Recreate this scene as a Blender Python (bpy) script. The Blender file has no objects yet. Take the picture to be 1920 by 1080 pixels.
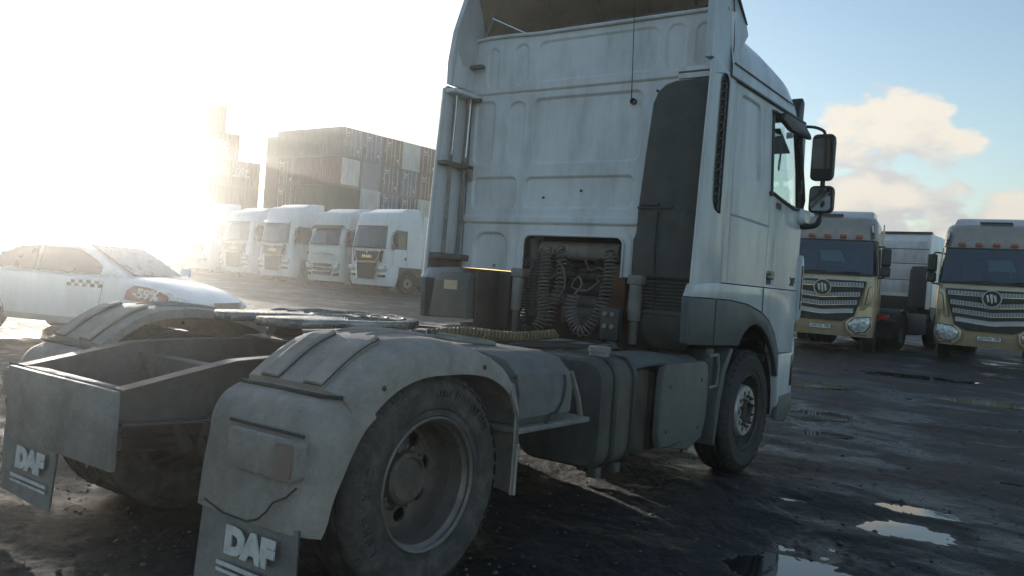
import bpy, bmesh, math, random
import numpy as np
from mathutils import Vector, Matrix, geometry
random.seed(7)
PI = math.pi
S = bpy.context.scene
COL = S.collection

# ------------------------------------------------------------------ camera
CAM = Vector((3.628, -2.813, 1.424))
YAW, PITCH, ROLL = 0.628397, -0.0071316, 0.0713309
_f = Vector((-math.sin(YAW)*math.cos(PITCH), math.cos(YAW)*math.cos(PITCH), math.sin(PITCH)))
_r = Vector((math.cos(YAW), math.sin(YAW), 0)); _u = _r.cross(_f)
_r2 = _r*math.cos(ROLL) + _u*math.sin(ROLL); _u2 = -_r*math.sin(ROLL) + _u*math.cos(ROLL)
cd = bpy.data.cameras.new('camera'); cam = bpy.data.objects.new('camera', cd); COL.objects.link(cam)
cam.matrix_world = Matrix(((_r2.x, _u2.x, -_f.x, CAM.x), (_r2.y, _u2.y, -_f.y, CAM.y), (_r2.z, _u2.z, -_f.z, CAM.z), (0, 0, 0, 1)))
cd.sensor_width = 36; cd.sensor_fit = 'HORIZONTAL'; cd.lens = 1564.0/1920*36
cd.clip_start = .05; cd.clip_end = 6000
S.camera = cam

# ------------------------------------------------------------------ sky, sun, exposure
SUN_EL, SUN_AZ = math.radians(8.2), math.radians(-65.6)      # azimuth from +Y towards +X
SUN = Vector((math.sin(SUN_AZ)*math.cos(SUN_EL), math.cos(SUN_AZ)*math.cos(SUN_EL), math.sin(SUN_EL)))
W = bpy.data.worlds.new('World'); S.world = W; W.use_nodes = True
nt = W.node_tree; nt.nodes.clear()
def N(t, typ, **kw):
    n = t.nodes.new(typ)
    for k, v in kw.items():
        if k in n.inputs: n.inputs[k].default_value = v
        else: setattr(n, k, v)
    return n
def math_n(t, op, a, b=None, clamp=False):
    n = t.nodes.new('ShaderNodeMath'); n.operation = op; n.use_clamp = clamp
    for i, x in enumerate((a, b)):
        if x is None: continue
        if isinstance(x, (int, float)): n.inputs[i].default_value = x
        else: t.links.new(x, n.inputs[i])
    return n.outputs[0]
def maprange(t, x, a, b, c=0., d=1., smooth=True):
    n = t.nodes.new('ShaderNodeMapRange'); n.interpolation_type = 'SMOOTHSTEP' if smooth else 'LINEAR'
    t.links.new(x, n.inputs[0])
    for i, v in enumerate((a, b, c, d)): n.inputs[i+1].default_value = v
    return n.outputs[0]
sky = N(nt, 'ShaderNodeTexSky', sky_type='NISHITA', sun_disc=False, sun_elevation=SUN_EL, sun_rotation=SUN_AZ,
        altitude=20., air_density=1.0, dust_density=.8, ozone_density=1.6)
tc = nt.nodes.new('ShaderNodeTexCoord')
sep = nt.nodes.new('ShaderNodeSeparateXYZ'); nt.links.new(tc.outputs['Generated'], sep.inputs[0])
# cloud field: fbm over the direction, flattened towards the horizon
def cloud_noise(off, scale, zs):
    mp = nt.nodes.new('ShaderNodeMapping'); nt.links.new(tc.outputs['Generated'], mp.inputs[0])
    mp.inputs['Location'].default_value = off; mp.inputs['Scale'].default_value = (1, 1, zs)
    n = N(nt, 'ShaderNodeTexNoise', Scale=scale, Detail=9., Roughness=.56); nt.links.new(mp.outputs[0], n.inputs['Vector'])
    return n.outputs['Fac']
def dirdot(d):
    vm = nt.nodes.new('ShaderNodeVectorMath'); vm.operation = 'DOT_PRODUCT'
    nt.links.new(tc.outputs['Generated'], vm.inputs[0]); vm.inputs[1].default_value = d
    return vm.outputs['Value']
def px_dir(x, y):
    d = _f + _r2*((x-960)/1564.) - _u2*((y-540)/1564.); return d.normalized()
def lump(x, y, rx_deg, gain):
    # a cumulus standing in that part of the sky
    d = px_dir(x, y); c = math.cos(math.radians(rx_deg))
    return math_n(nt, 'MULTIPLY', maprange(nt, dirdot(d), c, 1.0), gain)
n1 = cloud_noise((3.1, 1.7, .4), 4.2, 2.6)
elev = sep.outputs['Z']
lumps = [lump(1600, 215, 3.6, .30), lump(1665, 205, 4.0, .34), lump(1730, 230, 3.6, .34), lump(1790, 280, 3.0, .30), lump(1600, 255, 3.4, .26),
         lump(1590, 330, 3.4, .26), lump(1660, 335, 3.2, .28), lump(1700, 262, 4., .24),
         lump(1590, 425, 3.8, .32), lump(1690, 415, 4.2, .34), lump(1790, 412, 4.2, .34), lump(1880, 415, 4.4, .34), lump(1990, 425, 5, .3), lump(2120, 430, 5, .3),
         lump(1650, 470, 4.6, .3), lump(1780, 480, 5, .3), lump(1900, 480, 5, .3),
         lump(1880, 235, 2.4, .18), lump(790, 215, 3.8, .25), lump(690, 210, 3., .2), lump(1420, 90, 5., .05)]
acc = lumps[0]
for l in lumps[1:]:
    acc = math_n(nt, 'MAXIMUM', acc, l)
band = math_n(nt, 'MULTIPLY', maprange(nt, elev, .30, .03), .10)                   # more cloud towards the horizon, all round
n_b = cloud_noise((1.3, 8.7, 2.4), 13.0, 1.6)
fld = math_n(nt, 'ADD', n1, math_n(nt, 'MULTIPLY', n_b, .62))
dens = math_n(nt, 'ADD', math_n(nt, 'ADD', fld, acc), band)
cov = maprange(nt, dens, 1.05, 1.15)
n2 = cloud_noise((3.1, 1.7, .4+.075), 4.2, 2.6)                                       # the same field a little lower: thick above = grey base
n2b = cloud_noise((1.3, 8.7, 2.4+.06), 13.0, 1.6)
up = math_n(nt, 'ADD', math_n(nt, 'SUBTRACT', n1, n2), math_n(nt, 'MULTIPLY', math_n(nt, 'SUBTRACT', n_b, n2b), .5))
lit = maprange(nt, up, -.07, .10)
lit = math_n(nt, 'ADD', math_n(nt, 'MULTIPLY', lit, .75), math_n(nt, 'MULTIPLY', maprange(nt, elev, .06, .2), .25), True)
cmix = nt.nodes.new('ShaderNodeMix'); cmix.data_type = 'RGBA'
nt.links.new(lit, cmix.inputs[0]); cmix.inputs[6].default_value = (2.35, 2.35, 2.5, 1); cmix.inputs[7].default_value = (4.1, 3.65, 3.05, 1)
smix = nt.nodes.new('ShaderNodeMix'); smix.data_type = 'RGBA'
nt.links.new(math_n(nt, 'MULTIPLY', cov, .93), smix.inputs[0]); nt.links.new(sky.outputs[0], smix.inputs[6]); nt.links.new(cmix.outputs[2], smix.inputs[7])
bg = N(nt, 'ShaderNodeBackground', Strength=.128); nt.links.new(smix.outputs[2], bg.inputs[0])
wo = nt.nodes.new('ShaderNodeOutputWorld'); nt.links.new(bg.outputs[0], wo.inputs[0])

sd = bpy.data.lights.new('sun', 'SUN'); sd.energy = 5.0; sd.angle = math.radians(.5); sd.color = (1.0, .93, .84)
so = bpy.data.objects.new('sun', sd); COL.objects.link(so); so.rotation_euler = SUN.to_track_quat('Z', 'Y').to_euler()
S.view_settings.view_transform = 'Standard'; S.view_settings.look = 'None'
S.view_settings.exposure = 1.0; S.view_settings.gamma = 1.0; S.view_settings.use_curve_mapping = False
S.render.engine = 'CYCLES'
S.cycles.use_denoising = True
S.cycles.use_adaptive_sampling = True; S.cycles.adaptive_threshold = .02; S.cycles.max_bounces = 5; S.cycles.diffuse_bounces = 3; S.cycles.glossy_bounces = 3; S.cycles.transparent_max_bounces = 12
S.cycles.volume_bounces = 0; S.cycles.sample_clamp_indirect = 8.0

# ------------------------------------------------------------------ materials
MATS = {}
def rgb(c): return (c[0], c[1], c[2], 1)
def mat(name, col, rough=.5, metal=0., var=.15, scale=6., dirt=None, amt=0., dscale=3., stretch=(1, 1, .25), bump=0., bscale=80., spec=.5, coat=0., rvar=.12, speck=0.):
    m = bpy.data.materials.new(name); m.use_nodes = True; t = m.node_tree; p = t.nodes['Principled BSDF']
    tcn = t.nodes.new('ShaderNodeTexCoord'); o = tcn.outputs['Object']
    n = N(t, 'ShaderNodeTexNoise', Scale=scale, Detail=6., Roughness=.6); t.links.new(o, n.inputs['Vector'])
    mx = t.nodes.new('ShaderNodeMix'); mx.data_type = 'RGBA'; t.links.new(maprange(t, n.outputs['Fac'], .3, .7), mx.inputs[0])
    mx.inputs[6].default_value = rgb([c*(1-var) for c in col]); mx.inputs[7].default_value = rgb([min(1, c*(1+var)) for c in col])
    out = mx.outputs[2]; rsock = None
    if dirt is not None:
        mp = t.nodes.new('ShaderNodeMapping'); t.links.new(o, mp.inputs[0]); mp.inputs['Scale'].default_value = stretch
        n2 = N(t, 'ShaderNodeTexNoise', Scale=dscale, Detail=9., Roughness=.68); t.links.new(mp.outputs[0], n2.inputs['Vector'])
        d = math_n(t, 'MULTIPLY', maprange(t, n2.outputs['Fac'], .38, .72), amt)
        m2 = t.nodes.new('ShaderNodeMix'); m2.data_type = 'RGBA'; t.links.new(d, m2.inputs[0]); t.links.new(out, m2.inputs[6]); m2.inputs[7].default_value = rgb(dirt)
        out = m2.outputs[2]
        rsock = math_n(t, 'ADD', math_n(t, 'MULTIPLY', d, .4), rough, True)
    if speck:
        # fine grit and dried splashes
        n3 = N(t, 'ShaderNodeTexNoise', Scale=speck, Detail=5., Roughness=.8); t.links.new(o, n3.inputs['Vector'])
        n4 = N(t, 'ShaderNodeTexNoise', Scale=speck*.22, Detail=6., Roughness=.7); t.links.new(o, n4.inputs['Vector'])
        k_ = math_n(t, 'ADD', maprange(t, n3.outputs['Fac'], .3, .75, .90, 1.10), maprange(t, n4.outputs['Fac'], .38, .66, -.06, .06))
        m3 = t.nodes.new('ShaderNodeMix'); m3.data_type = 'RGBA'; m3.blend_type = 'MULTIPLY'; m3.inputs[0].default_value = 1.
        t.links.new(out, m3.inputs[6]); t.links.new(k_, m3.inputs[7]); out = m3.outputs[2]
    t.links.new(out, p.inputs['Base Color'])
    if rsock is None: rsock = maprange(t, n.outputs['Fac'], .3, .7, max(.02, rough-rvar), min(1, rough+rvar))
    t.links.new(rsock, p.inputs['Roughness'])
    p.inputs['Metallic'].default_value = metal; p.inputs['Specular IOR Level'].default_value = spec; p.inputs['Coat Weight'].default_value = coat
    if bump:
        nb = N(t, 'ShaderNodeTexNoise', Scale=bscale, Detail=4., Roughness=.6); t.links.new(o, nb.inputs['Vector'])
        b = N(t, 'ShaderNodeBump', Strength=.6, Distance=bump); t.links.new(nb.outputs['Fac'], b.inputs['Height']); t.links.new(b.outputs[0], p.inputs['Normal'])
    MATS[name] = m
    return m
DIRT = (.16, .13, .10)
mat('white_paint', (.50, .535, .56), .32, dirt=(.26, .26, .25), amt=.6, dscale=2.2, var=.03, coat=.25)  # darker than white_rear: shade of the cab sides is put into this white
mat('white_rear', (.68, .70, .72), .42, dirt=(.33, .32, .30), amt=.5, dscale=4.5, var=.04, bump=.002, bscale=30)
mat('white_clean', (.78, .79, .80), .3, dirt=(.45, .43, .4), amt=.3, var=.03, coat=.3)
mat('white_warm', (.74, .73, .70), .35, dirt=(.4, .37, .33), amt=.4, var=.03, coat=.2)
mat('grey_skirt', (.062, .076, .078), .5, dirt=(.12, .12, .11), amt=.5, var=.12, speck=55.0)
mat('fender_dust', (.27, .237, .208), .78, dirt=(.41, .355, .305), amt=.75, dscale=3.2, stretch=(1, 1, .7), var=.2, bump=.004, bscale=120, speck=70.0)
mat('box_dust', (.125, .125, .122), .7, dirt=(.21, .195, .175), amt=.7, dscale=3.2, stretch=(1, 1, .7), var=.2, bump=.003, bscale=90, speck=60.)
mat('flap_rubber', (.20, .19, .18), .8, dirt=(.3, .27, .24), amt=.6, var=.2, bump=.003, bscale=90, speck=60.0)
mat('tank_dust', (.06, .058, .053), .7, dirt=(.14, .13, .11), amt=.7, var=.2, bump=.003, speck=50.0)
mat('tank_lid', (.10, .10, .09), .65, dirt=(.2, .18, .15), amt=.6, var=.12, bump=.002, speck=45.0)
mat('cover_grey', (.10, .112, .105), .55, dirt=(.085, .08, .07), amt=.6, var=.1, bump=.002, speck=45.0)
mat('black_plastic', (.018, .019, .02), .45, dirt=(.07, .065, .06), amt=.4, var=.3)
mat('black_gloss', (.012, .013, .015), .18, var=.2)
mat('snorkel', (.046, .052, .05), .6, dirt=(.10, .10, .085), amt=.9, dscale=2.5, var=.2, bump=.002, bscale=60, speck=40.0)
mat('rubber', (.045, .041, .038), .82, dirt=(.15, .13, .115), amt=.75, dscale=9, stretch=(1, 1, 1), var=.3, bump=.004, bscale=140, speck=80.0)
mat('rubber_dark', (.022, .022, .023), .75, dirt=(.06, .056, .05), amt=.5, dscale=7, stretch=(1, 1, 1), var=.3, bump=.003, speck=80.0)
mat('rim_steel', (.16, .135, .115), .6, metal=.35, dirt=(.09, .065, .048), amt=.8, dscale=7, stretch=(1, 1, 1), var=.25, bump=.003, speck=60.0)
mat('rim_lip', (.22, .195, .17), .45, metal=.5, dirt=(.10, .08, .065), amt=.85, dscale=6, stretch=(1, 1, 1), var=.15, speck=60.0)
mat('front_disc', (.46, .46, .45), .42, metal=.5, dirt=(.16, .14, .12), amt=.6, dscale=9, stretch=(1, 1, 1), var=.2)
mat('steel_dark', (.05, .046, .042), .6, metal=.3, dirt=(.12, .095, .07), amt=.7, dscale=5, stretch=(1, 1, 1), var=.3, bump=.004, bscale=50, speck=50.0)
mat('chassis', (.085, .082, .08), .65, dirt=(.16, .14, .12), amt=.7, dscale=4, stretch=(1, 1, 1), var=.25, bump=.004, bscale=40, speck=45.0)
mat('chassis_light', (.21, .2, .185), .7, dirt=(.14, .125, .105), amt=.7, dscale=5, stretch=(1, 1, 1), var=.2, bump=.003, speck=45.0)
mat('rust', (.16, .07, .035), .8, dirt=(.06, .045, .035), amt=.7, var=.3, bump=.003)
mat('engine', (.035, .029, .025), .7, dirt=(.085, .066, .05), amt=.8, dscale=6, stretch=(1, 1, 1), var=.4, bump=.006, bscale=30)
mat('pipe_grey', (.25, .235, .21), .6, dirt=(.13, .11, .085), amt=.7, var=.2)
mat('hose', (.13, .12, .108), .6, dirt=(.08, .07, .06), amt=.6, dscale=14, stretch=(1, 1, 1), var=.3)
mat('yellow_hose', (.19, .14, .055), .5, dirt=(.13, .11, .08), amt=.95, dscale=16, stretch=(1, 1, 1), var=.2)
mat('grease', (.20, .20, .195), .16, metal=.6, dirt=(.05, .045, .04), amt=.8, dscale=10, stretch=(1, 1, 1), var=.4, bump=.012, bscale=26)
mat('roof_under', (.30, .225, .165), .7, dirt=(.14, .10, .075), amt=.6, dscale=3, stretch=(.4, 1.2, 1), var=.12)
mat('interior_pale', (.42, .40, .36), .8, var=.1)
mat('interior_dark', (.035, .036, .038), .8, var=.2)
mat('seat_cloth', (.10, .10, .105), .9, var=.2)
mat('seat_cream', (.62, .55, .38), .85, var=.1)
mat('chrome', (.62, .63, .64), .16, metal=1., var=.05)
mat('silver', (.52, .53, .53), .4, metal=.3, var=.08)
mat('gold_paint', (.56, .45, .30), .28, metal=.25, var=.06, dirt=(.2, .16, .1), amt=.3, coat=.4)
mat('gold_shaded', (.35, .31, .265), .34, metal=.35, var=.05, dirt=(.22, .19, .15), amt=.35, coat=.3)  # same gold paint, darker and greyer: the header's shade put into the colour
mat('dusty_lens', (.24, .17, .14), .7, dirt=(.33, .29, .25), amt=.7, var=.1)
mat('red_lens', (.42, .035, .02), .25, var=.1)
mat('orange_lens', (.40, .07, .035), .3, var=.1)
mat('lamp_glass', (.50, .53, .55), .12, metal=.35, var=.35, scale=14)
mat('mirror_glass', (.70, .72, .74), .03, metal=1., var=.02, rvar=.01)
mat('print_white', (.62, .61, .59), .7, dirt=(.25, .23, .2), amt=.5, dscale=20, stretch=(1, 1, 1), var=.08)
mat('print_dark', (.03, .035, .045), .5, var=.1)
mat('plate_white', (.72, .72, .70), .5, var=.04)
mat('paper', (.62, .60, .52), .85, var=.06)
mat('sticker_red', (.30, .035, .045), .4, var=.08)
mat('sticker_tan', (.55, .43, .30), .7, var=.1)
mat('maroon', (.10, .028, .024), .5, var=.2)
mat('container_brown', (.16, .075, .05), .7, dirt=(.09, .05, .035), amt=.5, var=.12)
mat('container_maroon', (.15, .045, .04), .7, dirt=(.08, .04, .03), amt=.5, var=.12)
mat('container_blue', (.06, .115, .20), .65, dirt=(.07, .07, .07), amt=.4, var=.12)
mat('container_steel', (.12, .19, .28), .65, dirt=(.1, .1, .1), amt=.4, var=.1)
mat('container_grey', (.20, .20, .19), .7, dirt=(.1, .09, .08), amt=.4, var=.1)
mat('container_green', (.075, .095, .07), .7, dirt=(.06, .06, .05), amt=.4, var=.12)
mat('container_white', (.62, .63, .60), .6, dirt=(.3, .26, .2), amt=.5, var=.06)
mat('container_navy', (.045, .055, .085), .65, dirt=(.06, .05, .05), amt=.4, var=.12)
mat('bar_steel', (.62, .61, .58), .5, metal=.1, var=.15)
mat('stone', (.09, .088, .085), .75, var=.4, scale=3.)
mat('bark_far', (.07, .07, .06), .9, var=.3)

def glass_mat(name, tint, gloss):
    m = bpy.data.materials.new(name); m.use_nodes = True; t = m.node_tree; t.nodes.clear()
    o = t.nodes.new('ShaderNodeOutputMaterial')
    tr = N(t, 'ShaderNodeBsdfTransparent', Color=rgb(tint)); gl = N(t, 'ShaderNodeBsdfGlossy', Roughness=.02, Color=(.95, .97, 1, 1))
    lw = N(t, 'ShaderNodeLayerWeight', Blend=.5); fr = math_n(t, 'ADD', math_n(t, 'MULTIPLY', math_n(t, 'POWER', lw.outputs['Facing'], 5.), .92), .035)
    mx = t.nodes.new('ShaderNodeMixShader'); t.links.new(math_n(t, 'ADD', fr, gloss, True), mx.inputs[0])
    t.links.new(tr.outputs[0], mx.inputs[1]); t.links.new(gl.outputs[0], mx.inputs[2]); t.links.new(mx.outputs[0], o.inputs[0])
    MATS[name] = m
glass_mat('window_glass', (.90, .96, .96), .03)
glass_mat('screen_glass', (.50, .63, .67), .035)

# ------------------------------------------------------------------ mesh helpers
class MB:
    def __init__(s): s.v = []; s.f = []
    def add(s, vs, fs):
        b = len(s.v); s.v += [tuple(v) for v in vs]; s.f += [tuple(i+b for i in f) for f in fs]; return s
    def box(s, x0, x1, y0, y1, z0, z1):
        return s.add([(x0, y0, z0), (x1, y0, z0), (x1, y1, z0), (x0, y1, z0), (x0, y0, z1), (x1, y0, z1), (x1, y1, z1), (x0, y1, z1)],
                     [(0, 3, 2, 1), (4, 5, 6, 7), (0, 1, 5, 4), (1, 2, 6, 5), (2, 3, 7, 6), (3, 0, 4, 7)])
    def prism(s, poly, ax, a, b):
        def P(q, h): return (h, q[0], q[1]) if ax == 'x' else (q[0], h, q[1]) if ax == 'y' else (q[0], q[1], h)
        n = len(poly)
        vs = [P(q, a) for q in poly] + [P(q, b) for q in poly]
        return s.add(vs, [tuple(range(n)), tuple(range(2*n-1, n-1, -1))] + [(i, (i+1) % n, n+(i+1) % n, n+i) for i in range(n)])
    def plate(s, outer, holes, ax, a, b):
        # flat sheet with real openings; ax = the axis it is thin along, between a and b
        def P(q, h): return (h, q[0], q[1]) if ax == 'x' else (q[0], h, q[1]) if ax == 'y' else (q[0], q[1], h)
        loops = [outer] + list(holes)
        flat = [q for l in loops for q in l]
        tris = geometry.tessellate_polygon([[Vector((q[0], q[1], 0)) for q in l] for l in loops])
        n = len(flat); vs = [P(q, a) for q in flat] + [P(q, b) for q in flat]
        fs = [tuple(t) for t in tris] + [tuple(i+n for i in reversed(t)) for t in tris]
        o = 0
        for l in loops:
            k = len(l)
            fs += [(o+i, o+(i+1) % k, n+o+(i+1) % k, n+o+i) for i in range(k)]; o += k
        return s.add(vs, fs)
    def loft(s, rings, closed=True, cap=True):
        n = len(rings[0]); b = len(s.v); s.v += [tuple(p) for r in rings for p in r]
        for i in range(len(rings)-1):
            for j in range(n if closed else n-1):
                k = (j+1) % n
                s.f.append((b+i*n+j, b+i*n+k, b+(i+1)*n+k, b+(i+1)*n+j))
        if cap and closed:
            s.f.append(tuple(b+j for j in reversed(range(n)))); s.f.append(tuple(b+(len(rings)-1)*n+j for j in range(n)))
        return s
    def tube(s, pts, r, n=8, closed=False):
        pts = [Vector(p) for p in pts]; rings = []; prev = None
        for i, p in enumerate(pts):
            if closed: d = pts[(i+1) % len(pts)] - pts[i-1]
            else: d = pts[min(i+1, len(pts)-1)] - pts[max(i-1, 0)]
            d.normalize()
            a = prev if prev is not None else (Vector((0, 0, 1)) if abs(d.z) < .9 else Vector((1, 0, 0)))
            x = (a - d*a.dot(d))
            if x.length < 1e-6: x = Vector((1, 0, 0)).cross(d)
            x.normalize(); y = d.cross(x); prev = x
            rr = r[i] if isinstance(r, (list, tuple)) else r
            rings.append([p + x*(rr*math.cos(2*PI*k/n)) + y*(rr*math.sin(2*PI*k/n)) for k in range(n)])
        if closed: rings.append(rings[0]); return s.loft(rings, cap=False)
        return s.loft(rings)
    def lathe(s, prof, c, ax, n=32, cap=False):
        # prof: (radius, height along ax)
        rings = []
        for r, h in prof:
            ring = []
            for k in range(n):
                a = 2*PI*k/n; u, v = r*math.cos(a), r*math.sin(a)
                ring.append((c[0]+h, c[1]+u, c[2]+v) if ax == 'x' else (c[0]+u, c[1]+h, c[2]+v) if ax == 'y' else (c[0]+u, c[1]+v, c[2]+h))
            rings.append(ring)
        return s.loft(rings, cap=cap)
    def cyl(s, c, ax, r, a, b, n=20): return s.lathe([(r, a), (r, b)], c, ax, n, True)
    def grid(s, nu, nv, fn, keep=None):
        b = len(s.v)
        for j in range(nv+1):
            for i in range(nu+1): s.v.append(tuple(fn(i/nu, j/nv)))
        for j in range(nv):
            for i in range(nu):
                if keep is None or keep((i+.5)/nu, (j+.5)/nv):
                    a = b+j*(nu+1)+i; s.f.append((a, a+1, a+nu+2, a+nu+1))
        return s
    def mirror_x(s):
        s.v = [(-x, y, z) for x, y, z in s.v]; s.f = [tuple(reversed(f)) for f in s.f]; return s
    def xf(s, M):
        s.v = [tuple(M @ Vector(v)) for v in s.v]; return s
    def mesh(s, name, m, bevel=0., seg=2, ang=32, recalc=True):
        me = bpy.data.meshes.new(name); bm = bmesh.new()
        vs = [bm.verts.new(v) for v in s.v]
        for f in s.f:
            try: bm.faces.new([vs[i] for i in f])
            except ValueError: pass
        if recalc: bmesh.ops.recalc_face_normals(bm, faces=bm.faces)
        if bevel:
            es = [e for e in bm.edges if len(e.link_faces) == 2 and e.calc_face_angle(0) > math.radians(35)]
            bmesh.ops.bevel(bm, geom=es, offset=bevel, segments=seg, profile=.5, affect='EDGES', clamp_overlap=True)
        la = math.radians(ang)
        for e in bm.edges: e.smooth = len(e.link_faces) != 2 or e.calc_face_angle(0) < la
        for f in bm.faces: f.smooth = True
        bm.to_mesh(me); bm.free(); me.materials.append(MATS[m]); return me
    def build(s, name, m, parent=None, **kw):
        return link(name, s.mesh(name, m, **kw), parent)
def link(name, me, parent=None):
    o = bpy.data.objects.new(name, me); COL.objects.link(o)
    if parent is not None: o.parent = parent
    return o
def tag(o, label=None, cat=None, group=None, kind=None):
    for k, v in (('label', label), ('category', cat), ('group', group), ('kind', kind)):
        if v: o[k] = v
    return o
def empty(name, loc=(0, 0, 0), rz=0., label=None, cat=None, group=None, rx=0.):
    o = bpy.data.objects.new(name, None); COL.objects.link(o); o.location = loc; o.rotation_euler = (rx, 0, rz); o.empty_display_size = .2
    return tag(o, label, cat, group)
def copy_tree(o, parent=None):
    c = o.copy(); COL.objects.link(c); c.parent = parent
    for ch in o.children: copy_tree(ch, c)
    return c
def rrect(x0, x1, z0, z1, r, n=5):
    out = []
    for cx, cz, a0 in ((x1-r, z0+r, -90), (x1-r, z1-r, 0), (x0+r, z1-r, 90), (x0+r, z0+r, 180)):
        for k in range(n+1):
            a = math.radians(a0+90*k/n); out.append((cx+r*math.cos(a), cz+r*math.sin(a)))
    return out
def arc(cx, cy, r, a0, a1, n=12):
    return [(cx+r*math.cos(math.radians(a0+(a1-a0)*k/n)), cy+r*math.sin(math.radians(a0+(a1-a0)*k/n))) for k in range(n+1)]
def text_mesh(body, size, bold=0., extrude=.002, width=1.0):
    c = bpy.data.curves.new('lettering', 'FONT'); c.body = body; c.size = size; c.extrude = extrude; c.offset = bold
    c.align_x = 'CENTER'; c.align_y = 'CENTER'; c.resolution_u = 3
    o = bpy.data.objects.new('lettering', c); COL.objects.link(o)
    dg = bpy.context.evaluated_depsgraph_get()
    me = bpy.data.meshes.new_from_object(o.evaluated_get(dg)); bpy.data.objects.remove(o); bpy.data.curves.remove(c)
    me.transform(Matrix.Diagonal((width, 1, 1, 1)))
    return me
def lettering(body, size, m, parent, origin, right, upv, name='lettering', **kw):
    me = text_mesh(body, size, **kw)
    r = Vector(right).normalized(); u = Vector(upv).normalized(); n = r.cross(u)
    me.transform(Matrix(((r.x, u.x, n.x, origin[0]), (r.y, u.y, n.y, origin[1]), (r.z, u.z, n.z, origin[2]), (0, 0, 0, 1))))
    me.materials.clear(); me.materials.append(MATS[m])
    return link(name, me, parent)
def lerp_tab(tab, x):
    if x <= tab[0][0]: return tab[0][1]
    for (a, p), (b, q) in zip(tab, tab[1:]):
        if x <= b: return p+(q-p)*(x-a)/(b-a)
    return tab[-1][1]
def sstep(a, b, x):
    t = min(1, max(0, (x-a)/(b-a))); return t*t*(3-2*t)
def sd_rr(x, z, x0, x1, z0, z1, r):
    qx = abs(x-(x0+x1)/2)-(x1-x0)/2+r; qz = abs(z-(z0+z1)/2)-(z1-z0)/2+r
    return math.hypot(max(qx, 0), max(qz, 0))+min(max(qx, qz), 0)-r

# ------------------------------------------------------------------ ground
def _hash(ix, iy, seed):
    h = (ix*374761393 + iy*668265263 + seed*1442695041) & 0xffffffff
    h = ((h ^ (h >> 13))*1274126177) & 0xffffffff
    return ((h ^ (h >> 16)) & 0xffff)/65535.0
def vnoise(x, y, seed=0):
    ix = np.floor(x).astype(np.int64); iy = np.floor(y).astype(np.int64); fx = x-ix; fy = y-iy
    fx = fx*fx*(3-2*fx); fy = fy*fy*(3-2*fy)
    a = _hash(ix, iy, seed); b = _hash(ix+1, iy, seed); c = _hash(ix, iy+1, seed); d = _hash(ix+1, iy+1, seed)
    return (a*(1-fx)+b*fx)*(1-fy)+(c*(1-fx)+d*fx)*fy
FH = Vector((-math.sin(YAW), math.cos(YAW)))
def gz(x, y):
    # the yard is level round the near truck and rises very slightly further out
    s = (x-CAM.x)*FH.x+(y-CAM.y)*FH.y
    t = np.clip((s-8.)/70., 0, 1)
    return 1.40*t*(1-.35*t)
PUDDLES = [  # centre x, y, radius x, radius y, turn, level
    (2.52, 3.80, .34, .13, .12, -.012), (2.60, 3.12, .27, .19, .3, -.012), (2.30, 1.66, .28, .16, .2, -.012), (1.80, 3.36, .09, .06, .3, -.012),
    (.62, 8.0, .55, .24, .9, -.020), (.45, 14.9, .6, .35, .3, .0), (2.98, 5.6, .16, .12, .4, -.012), (3.3, 2.2, .3, .18, .2, -.016),
    (1.1, 6.6, .16, .1, .5, -.012), (2.0, 8.9, .5, .16, .4, -.014), (3.4, 9.4, .7, .2, .3, -.014), (-.6, 11.2, .5, .3, .5, -.012),
    (1.9, 12.0, .9, .25, .2, -.014), (4.4, 13.2, .8, .25, .3, -.014), (-6.5, 1.9, .8, .3, .5, -.014), (-9., 12., 1.6, .5, .4, -.016)]
def height(x, y):
    x = np.asarray(x, float); y = np.asarray(y, float)
    d = np.hypot(x-CAM.x, y-CAM.y); near = np.clip(1-(d-25)/40, 0.15, 1)
    h = (vnoise(x*.9+3, y*.9, 1)-.5)*.030*near + (vnoise(x*2.7, y*2.7+5, 2)-.5)*.016*near + (vnoise(x*8, y*8, 3)-.5)*.012*near + (vnoise(x*22, y*22, 4)-.5)*.010*near + (vnoise(x*47, y*47, 6)-.5)*.005*np.clip(1-(d-10)/12, 0, 1)
    for (px, py, rx, ry, a, lv) in PUDDLES:
        u = (x-px)*math.cos(a)+(y-py)*math.sin(a); v = -(x-px)*math.sin(a)+(y-py)*math.cos(a)
        q = (u/rx)**2+(v/ry)**2
        h = h*(1-.25*np.exp(-q*.5)) - .036*np.exp(-q*.8)
    # flatten under the near truck's wheels
    for wx, wy in ((.9, 0), (-.9, 0), (1.08, 3.92), (-1.08, 3.92)):
        k = np.exp(-(((x-wx)/.45)**2+((y-wy)/.4)**2)); h = h*(1-k)
    return gz(x, y)+h
rs = [0.25]
while rs[-1] < 3000: rs.append(rs[-1]*(1.0055 if rs[-1] < 14 else 1.012 if rs[-1] < 45 else 1.12)+.004)
fang = math.atan2(_f.y, _f.x)
angs = list(np.radians(np.concatenate([np.arange(-40, 40, .17), np.arange(40, 318, 6.)])))
R_, A_ = np.meshgrid(rs, angs, indexing='ij')
GX = CAM.x+R_*np.cos(fang+A_); GY = CAM.y+R_*np.sin(fang+A_); GZ = height(GX, GY)
na, nr = len(angs), len(rs)
gv = np.stack([GX.ravel(), GY.ravel(), GZ.ravel()], 1)
ii, jj = np.meshgrid(np.arange(nr-1), np.arange(na), indexing='ij'); j2 = (jj+1) % na
gf = np.stack([ii*na+jj, (ii+1)*na+jj, (ii+1)*na+j2, ii*na+j2], -1).reshape(-1, 4)
gvl = [tuple(v) for v in gv.tolist()]+[(CAM.x, CAM.y, 0.)]
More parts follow.
